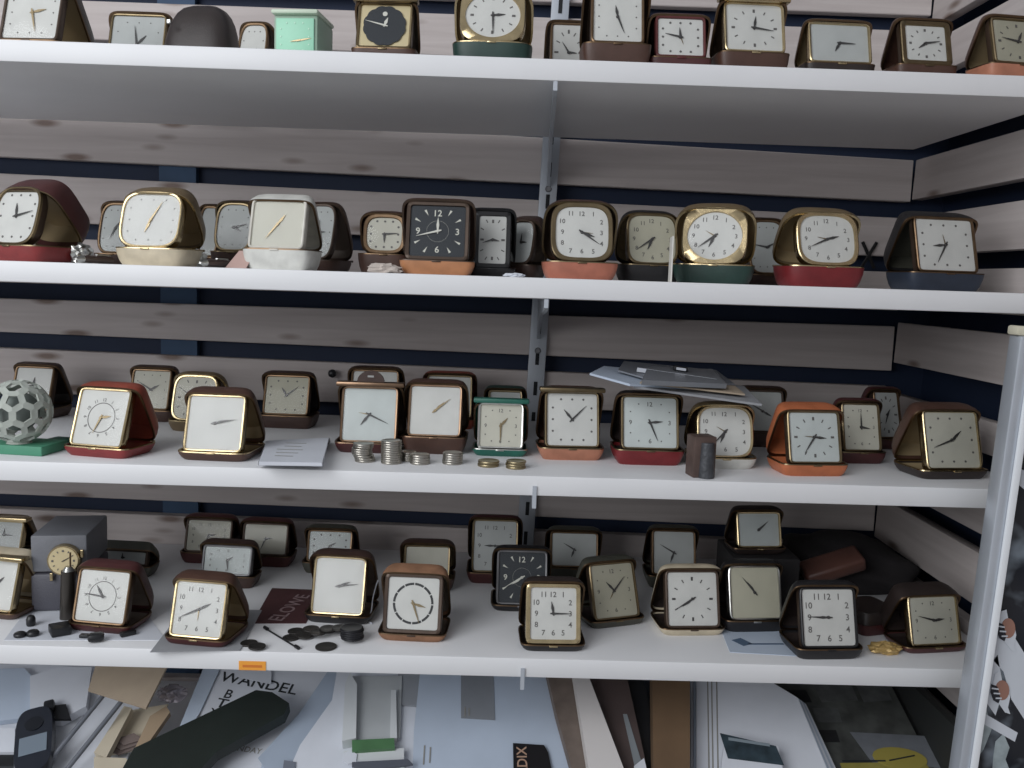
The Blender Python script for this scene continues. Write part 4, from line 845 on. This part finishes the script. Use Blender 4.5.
# big white envelope
pe = L(24, .019)
o = sheet('large_envelope', [(421, 662), (558, 662), (562, 700), (582, 790), (412, 790), (414, 730)], pe, .002, PAPERB, None, 'big pale blue white envelope in the middle of the lowest shelf', 'envelope', G5)
o2 = sheet('grey_stamp', [(461, 662), (493, 662), (495, 720), (461, 718)], L(24, .0212), .0005, mat('grey_window', srgb(132, 136, 142), .6, var=.05), o)
c_ = Vector(o['c_'])
for (par, ll) in ((o, ((424, 755, .022), (430, 755, .018))), (o2, ((465, 712, .012), (469, 712, .010)))):
    bm = bmesh.new()
    for (x, y, l_) in ll: box(bm, (0, 0, .0002), (l_, .0012, .0002), Matrix.Translation(-c_) @ frame_at(x, y, L(24, .0214 if y > 740 else .0219), 92))
    obj('print', bm, INKL, par)
bc = sheet('black_card', [(513, 743), (544, 745), (548, 752), (556, 790), (514, 790)], L(24, .0214), .003, mat('black_card_print', srgb(26, 24, 26), .4), None, 'black card with gold letters on the big envelope', 'card', G5)
write('lettering', 'ADIX', frame_at(522, 761, L(24, .0214), 92, .0032), .014, mat('gold_ink', srgb(170, 140, 120), .5), bc)
# standing books / folders in the middle
def slab(nm, px, Yc, w, d, h, m, label, cat, ry=0, rz=0, rx=0, mt=None):
    p = atY(px[0], px[1], Yc); bm = bmesh.new(); box(bm, (0, 0, h/2), (w, d, h), bev=.001); o = obj(nm, bm, m, auto=35)
    o.location = (p.x, Yc, Z5+ZO+.0005); o.rotation_euler = (math.radians(rx), math.radians(ry), math.radians(rz)); return tag(o, label, cat, G5)
pg = L(24, .0)
sh5('book', [(545, 664), (580, 664), (600, 790), (578, 790), (556, 712)], .0225, .012, mat('book_grey', srgb(112, 100, 92), .6, var=.2, vscale=50), 'grey brown book beside the big envelope', cat='book')
sh5('book', [(572, 664), (584, 664), (632, 790), (592, 790)], .0355, .014, mat('book_white', srgb(206, 202, 200), .6), 'book with broad white page edge leaning to the right', cat='book')
sh5('folder', [(582, 664), (624, 664), (652, 790), (622, 790)], .0268, .008, mat('folder_brown', srgb(78, 66, 64), .6, var=.1), 'dark brown folder right of the white edged book', cat='folder')
sh5('folder', [(618, 664), (640, 664), (668, 790), (646, 790)], .016, .010, BLK, 'black folder between the brown folder and the brown box', cat='folder')
sh5('ruler', [(623, 714), (627, 714), (650, 790), (640, 790)], .034, .0015, mat('ruler_clear', srgb(130, 136, 140), .3), 'thin pale ruler lying on the dark folders', cat='ruler')
sh5('white_tag', [(634, 766), (644, 758), (652, 790), (636, 790)], .0365, .001, PAPER, 'white tag at the lower end of the thin ruler', cat='tag')
sh5('folder', [(636, 664), (656, 664), (660, 790), (664, 790)], .010, .006, mat('slate', srgb(54, 58, 66), .5, var=.2), 'slate grey folder left of the brown box', cat='folder')
sh5('brown_box', [(652, 666), (690, 668), (690, 790), (654, 790)], .028, .022, BOXB, 'narrow brown cardboard box left of the white paper stack', cat='box')
# white paper stack, several leaves
for k in range(5):
    dx = k*2.6
    lb = ['lowest', 'second', 'third', 'fourth', 'topmost'][k]+' sheet of the white paper stack at the right'
    q = [(686+dx, 690-k*5), (688+dx, 664), (742, 664), (806-k*2, 704-k*1.5), (846-k*2.5, 790), (686+dx, 790)]
    o = sh5('paper_sheet', q, .010+k*.0032, .0028, PAPERB if k % 2 else PAPER, lb)
    if k == 4:
        lp = L(24, .010+4*.0032+.0030)
        for xx in (707, 711, 716):
            sheet('ruled_line', [(xx, 676), (xx+1.1, 676), (xx+3.1, 790), (xx+1.6, 790)], lp, .0002, INKL, o)
pt = L(24, .0275)
bx_ = sheet('small_carton', [(722, 760), (726, 734), (732, 738), (778, 746), (782, 764), (786, 790), (720, 790)], pt, .012, PAPER, None, 'small white carton with a dark picture on the paper stack', 'carton', G5)
bx_p = sheet('picture', [(720, 733), (776, 746), (784, 765), (728, 758)], L(24, .0397), .0006, mat('picture_dark', srgb(48, 62, 70), .45, var=.5, vscale=70), bx_)
c_ = Vector(bx_['c_']); bm = bmesh.new(); box(bm, (0, 0, .0002), (.040, .0035, .0002), Matrix.Translation(-c_) @ frame_at(749, 742, L(24, .0405), -9)); obj('picture_band', bm, mat('band_grey', srgb(128, 140, 148), .5), bx_)
# magazines at the right, lying low
MG = mat('magazine_dark', srgb(74, 76, 74), .5, var=.45, vscale=45)
o = sh5('magazine', [(742, 664), (880, 664), (945, 790), (800, 790)], .0, .005, MG, 'dark printed magazine at the right of the lowest shelf', b=20, cat='magazine')
c_ = Vector(o['c_']); pm = L(20, .0)
sheet('headline_block', [(850, 732), (928, 736), (946, 768), (872, 762)], pm, .0054, mat('mag_pale', srgb(112, 116, 122), .5, var=.1, vscale=60), o)
sheet('yellow_block', [(840, 763), (925, 762), (945, 790), (850, 790)], pm, .0058, mat('mag_yellow', srgb(146, 136, 70), .5, var=.12, vscale=60), o)
sheet('yellow_oval', [(900+26*math.cos(a)+9*math.sin(a), 758+11*math.sin(a)) for a in [2*math.pi*i/20 for i in range(20)]], pm, .0064, mat('mag_yellow2', srgb(156, 144, 72), .5), o)
bm = bmesh.new(); M_ = Matrix.Translation(-c_)
box(bm, (0, 0, .0002), (.045, .002, .0002), M_ @ frame_at(864, 761, pm, 2, .0062)); box(bm, (0, 0, .0002), (.030, .0015, .0002), M_ @ frame_at(902, 758, pm, 14, .0068)); obj('print_lines', bm, INKB, o)
for (pix, mm) in (([(756, 668), (800, 668), (806, 684), (762, 684)], 'b'), ([(768, 690), (806, 690), (812, 702), (774, 702)], 'b'), ([(812, 708), (838, 708), (842, 722), (818, 722)], 'g'), ([(806, 730), (836, 730), (840, 742), (812, 742)], 'b'), ([(806, 672), (846, 672), (858, 700), (822, 702)], 'g'), ([(850, 672), (880, 672), (892, 700), (864, 702)], 'g')):
    sheet('photo_block', pix, pm, .0054, mat('mag_black', srgb(34, 34, 36), .5, var=.3, vscale=70) if mm == 'b' else mat('mag_grey', srgb(84, 86, 86), .5, var=.3, vscale=70), o)
# dark strip along the side wall
a_ = onp(930, 690, L(24, 0)); 
bm = bmesh.new(); box(bm, (0, 0, .048), (.012, .30, .096), bev=.001); o = obj('dark_board', bm, mat('panel_dark', srgb(40, 42, 42), .6), auto=35); o.location = (wallx(-.5)-.012, .975, Z5+ZO); o.rotation_euler.z = 0; tag(o, 'dark board standing along the side wall on the lowest shelf', 'board', G5)
# ------------------------------------------------------------------ framed poster leaning at the right
PT = math.radians(2.8); Yp = .757; zt = atY(1013, 335, Yp).z
xl0 = atY(1013, 345, Yp).x+math.tan(PT)*(-atY(1013, 345, Yp).z)
po = empty('poster_stand', (xl0-math.tan(PT)*1.49, Yp, -1.498), 0, 'tall aluminium framed board with a black and white poster at the right', 'poster board')
po.rotation_euler = (0, PT, 0); Hp = (zt+1.498)/math.cos(PT); Wp = .42; fwid = .0145
ALU = mat('aluminium_frame', srgb(186, 192, 200), .35, .5, var=.04)
for x in (fwid/2, Wp-fwid/2):
    bm = bmesh.new(); box(bm, (x, 0, Hp/2), (fwid, .018, Hp), bev=.002); fp = obj('frame_post', bm, ALU, po, auto=35); bm = bmesh.new(); box(bm, (x+(.0045 if x < .1 else -.0045), -.0108, Hp/2), (.006, .0034, Hp-.004), bev=.001); obj('bead', bm, mat('bead_white', srgb(222, 226, 230), .4), fp, auto=35)
for z in (fwid/2, Hp-.004):
    bm = bmesh.new(); box(bm, (Wp/2, 0, z), (Wp-2*fwid-.001, .016, .008 if z > .1 else fwid), bev=.001); obj('frame_rail', bm, ALU, po, auto=35)
bm = bmesh.new(); box(bm, (.012, 0, Hp+.004), (.030, .016, .008), bev=.002); obj('corner_pad', bm, mat('cream_pad', srgb(196, 192, 172), .7), po, auto=35)
pm_ = mat('poster_black', srgb(30, 34, 42), .35)
nt = pm_.node_tree; tc = nt.nodes.new('ShaderNodeTexCoord'); no = nt.nodes.new('ShaderNodeTexNoise'); no.inputs['Scale'].default_value = 26; no.inputs['Detail'].default_value = 3
rp = nt.nodes.new('ShaderNodeValToRGB'); rp.color_ramp.elements[0].position = .50; rp.color_ramp.elements[0].color = (*srgb(26, 30, 38), 1); rp.color_ramp.elements[1].position = .68; rp.color_ramp.elements[1].color = (*srgb(120, 130, 140), 1)
nt.links.new(tc.outputs['Object'], no.inputs['Vector']); nt.links.new(no.outputs['Fac'], rp.inputs['Fac']); nt.links.new(rp.outputs['Color'], nt.nodes['Principled BSDF'].inputs['Base Color'])
bm = bmesh.new(); box(bm, (Wp/2, .003, Hp/2), (Wp-2*fwid, .004, Hp-2*fwid)); pp = obj('poster', bm, pm_, po)
PINV = (Matrix.Translation(Vector((po.location.x, po.location.y, po.location.z-ZO))) @ Matrix.Rotation(PT, 4, 'Y')).inverted()
def pshape(nm, pix, m, lift, th=.0003):
    bm = bmesh.new(); pts = [PINV @ atY(x, y, Yp) for x, y in pix]
    loft(bm, [[(q.x, .001-lift, q.z) for q in pts], [(q.x, .001-lift-th, q.z) for q in pts]]); return obj(nm, bm, m, pp)
PW = mat('poster_white', srgb(200, 206, 214), .5); PWG = mat('poster_pale', srgb(152, 164, 168), .5, var=.3, vscale=60); BRB = mat('sticker_brown', srgb(150, 112, 98), .5); SK = mat('sticker_black', srgb(30, 32, 42), .5)
pshape('white_patch', [(1010, 462), (1030, 474), (1030, 494), (1006, 474)], PW, .0)
pshape('white_patch', [(984, 650), (998, 610), (1030, 662), (1030, 728), (1012, 700), (1004, 672)], PW, .0)
pshape('white_patch', [(975, 686), (998, 655), (1004, 690), (996, 716)], PW, .0) 
pshape('white_patch', [(982, 712), (1018, 733), (1015, 742), (980, 722)], PW, .0004)
pshape('pale_figure', [(975, 716), (986, 706), (992, 730), (984, 750), (970, 768), (960, 775), (966, 745)], PWG, .0)
pshape('pale_figure', [(996, 742), (1004, 734), (1010, 748), (1006, 760), (1014, 780), (992, 780), (994, 755)], PWG, .0)
def sticker(cx, cy, lb):
    q = [(-4, -10), (-1, -22), (6, -24), (8, -14), (16, -8), (19, 6), (16, 18), (19, 26), (12, 24), (4, 14), (-5, 8), (-9, 0)]
    st = pshape('sticker_outline', [(cx+a*.75, cy+b*.85) for a, b in q], PW, .0008)
    pshape('sticker_spot', [(cx+6+7*math.cos(a), cy-2+10*math.sin(a)) for a in [2*math.pi*i/16 for i in range(16)]], BRB, .0013)
    pshape('sticker_dark', [(cx-5, cy-8), (cx+1, cy-6), (cx+4, cy+6), (cx+2, cy+11), (cx-3, cy+8), (cx-6, cy)], SK, .0014)
    for k in range(3): pshape('sticker_stripe', [(cx-5+k*2, cy-5+k*5), (cx+2+k*1.5, cy-4+k*4.5), (cx+2+k*1.5, cy-2.6+k*4.5), (cx-5+k*2, cy-3.6+k*5)], PW, .0019)
sticker(1002, 630, 'a'); sticker(996, 692, 'b')
for o in TMP:
    if 'c_' in o: del o['c_']
for o in (TB, cb):
    if 'c_' in o: del o['c_']
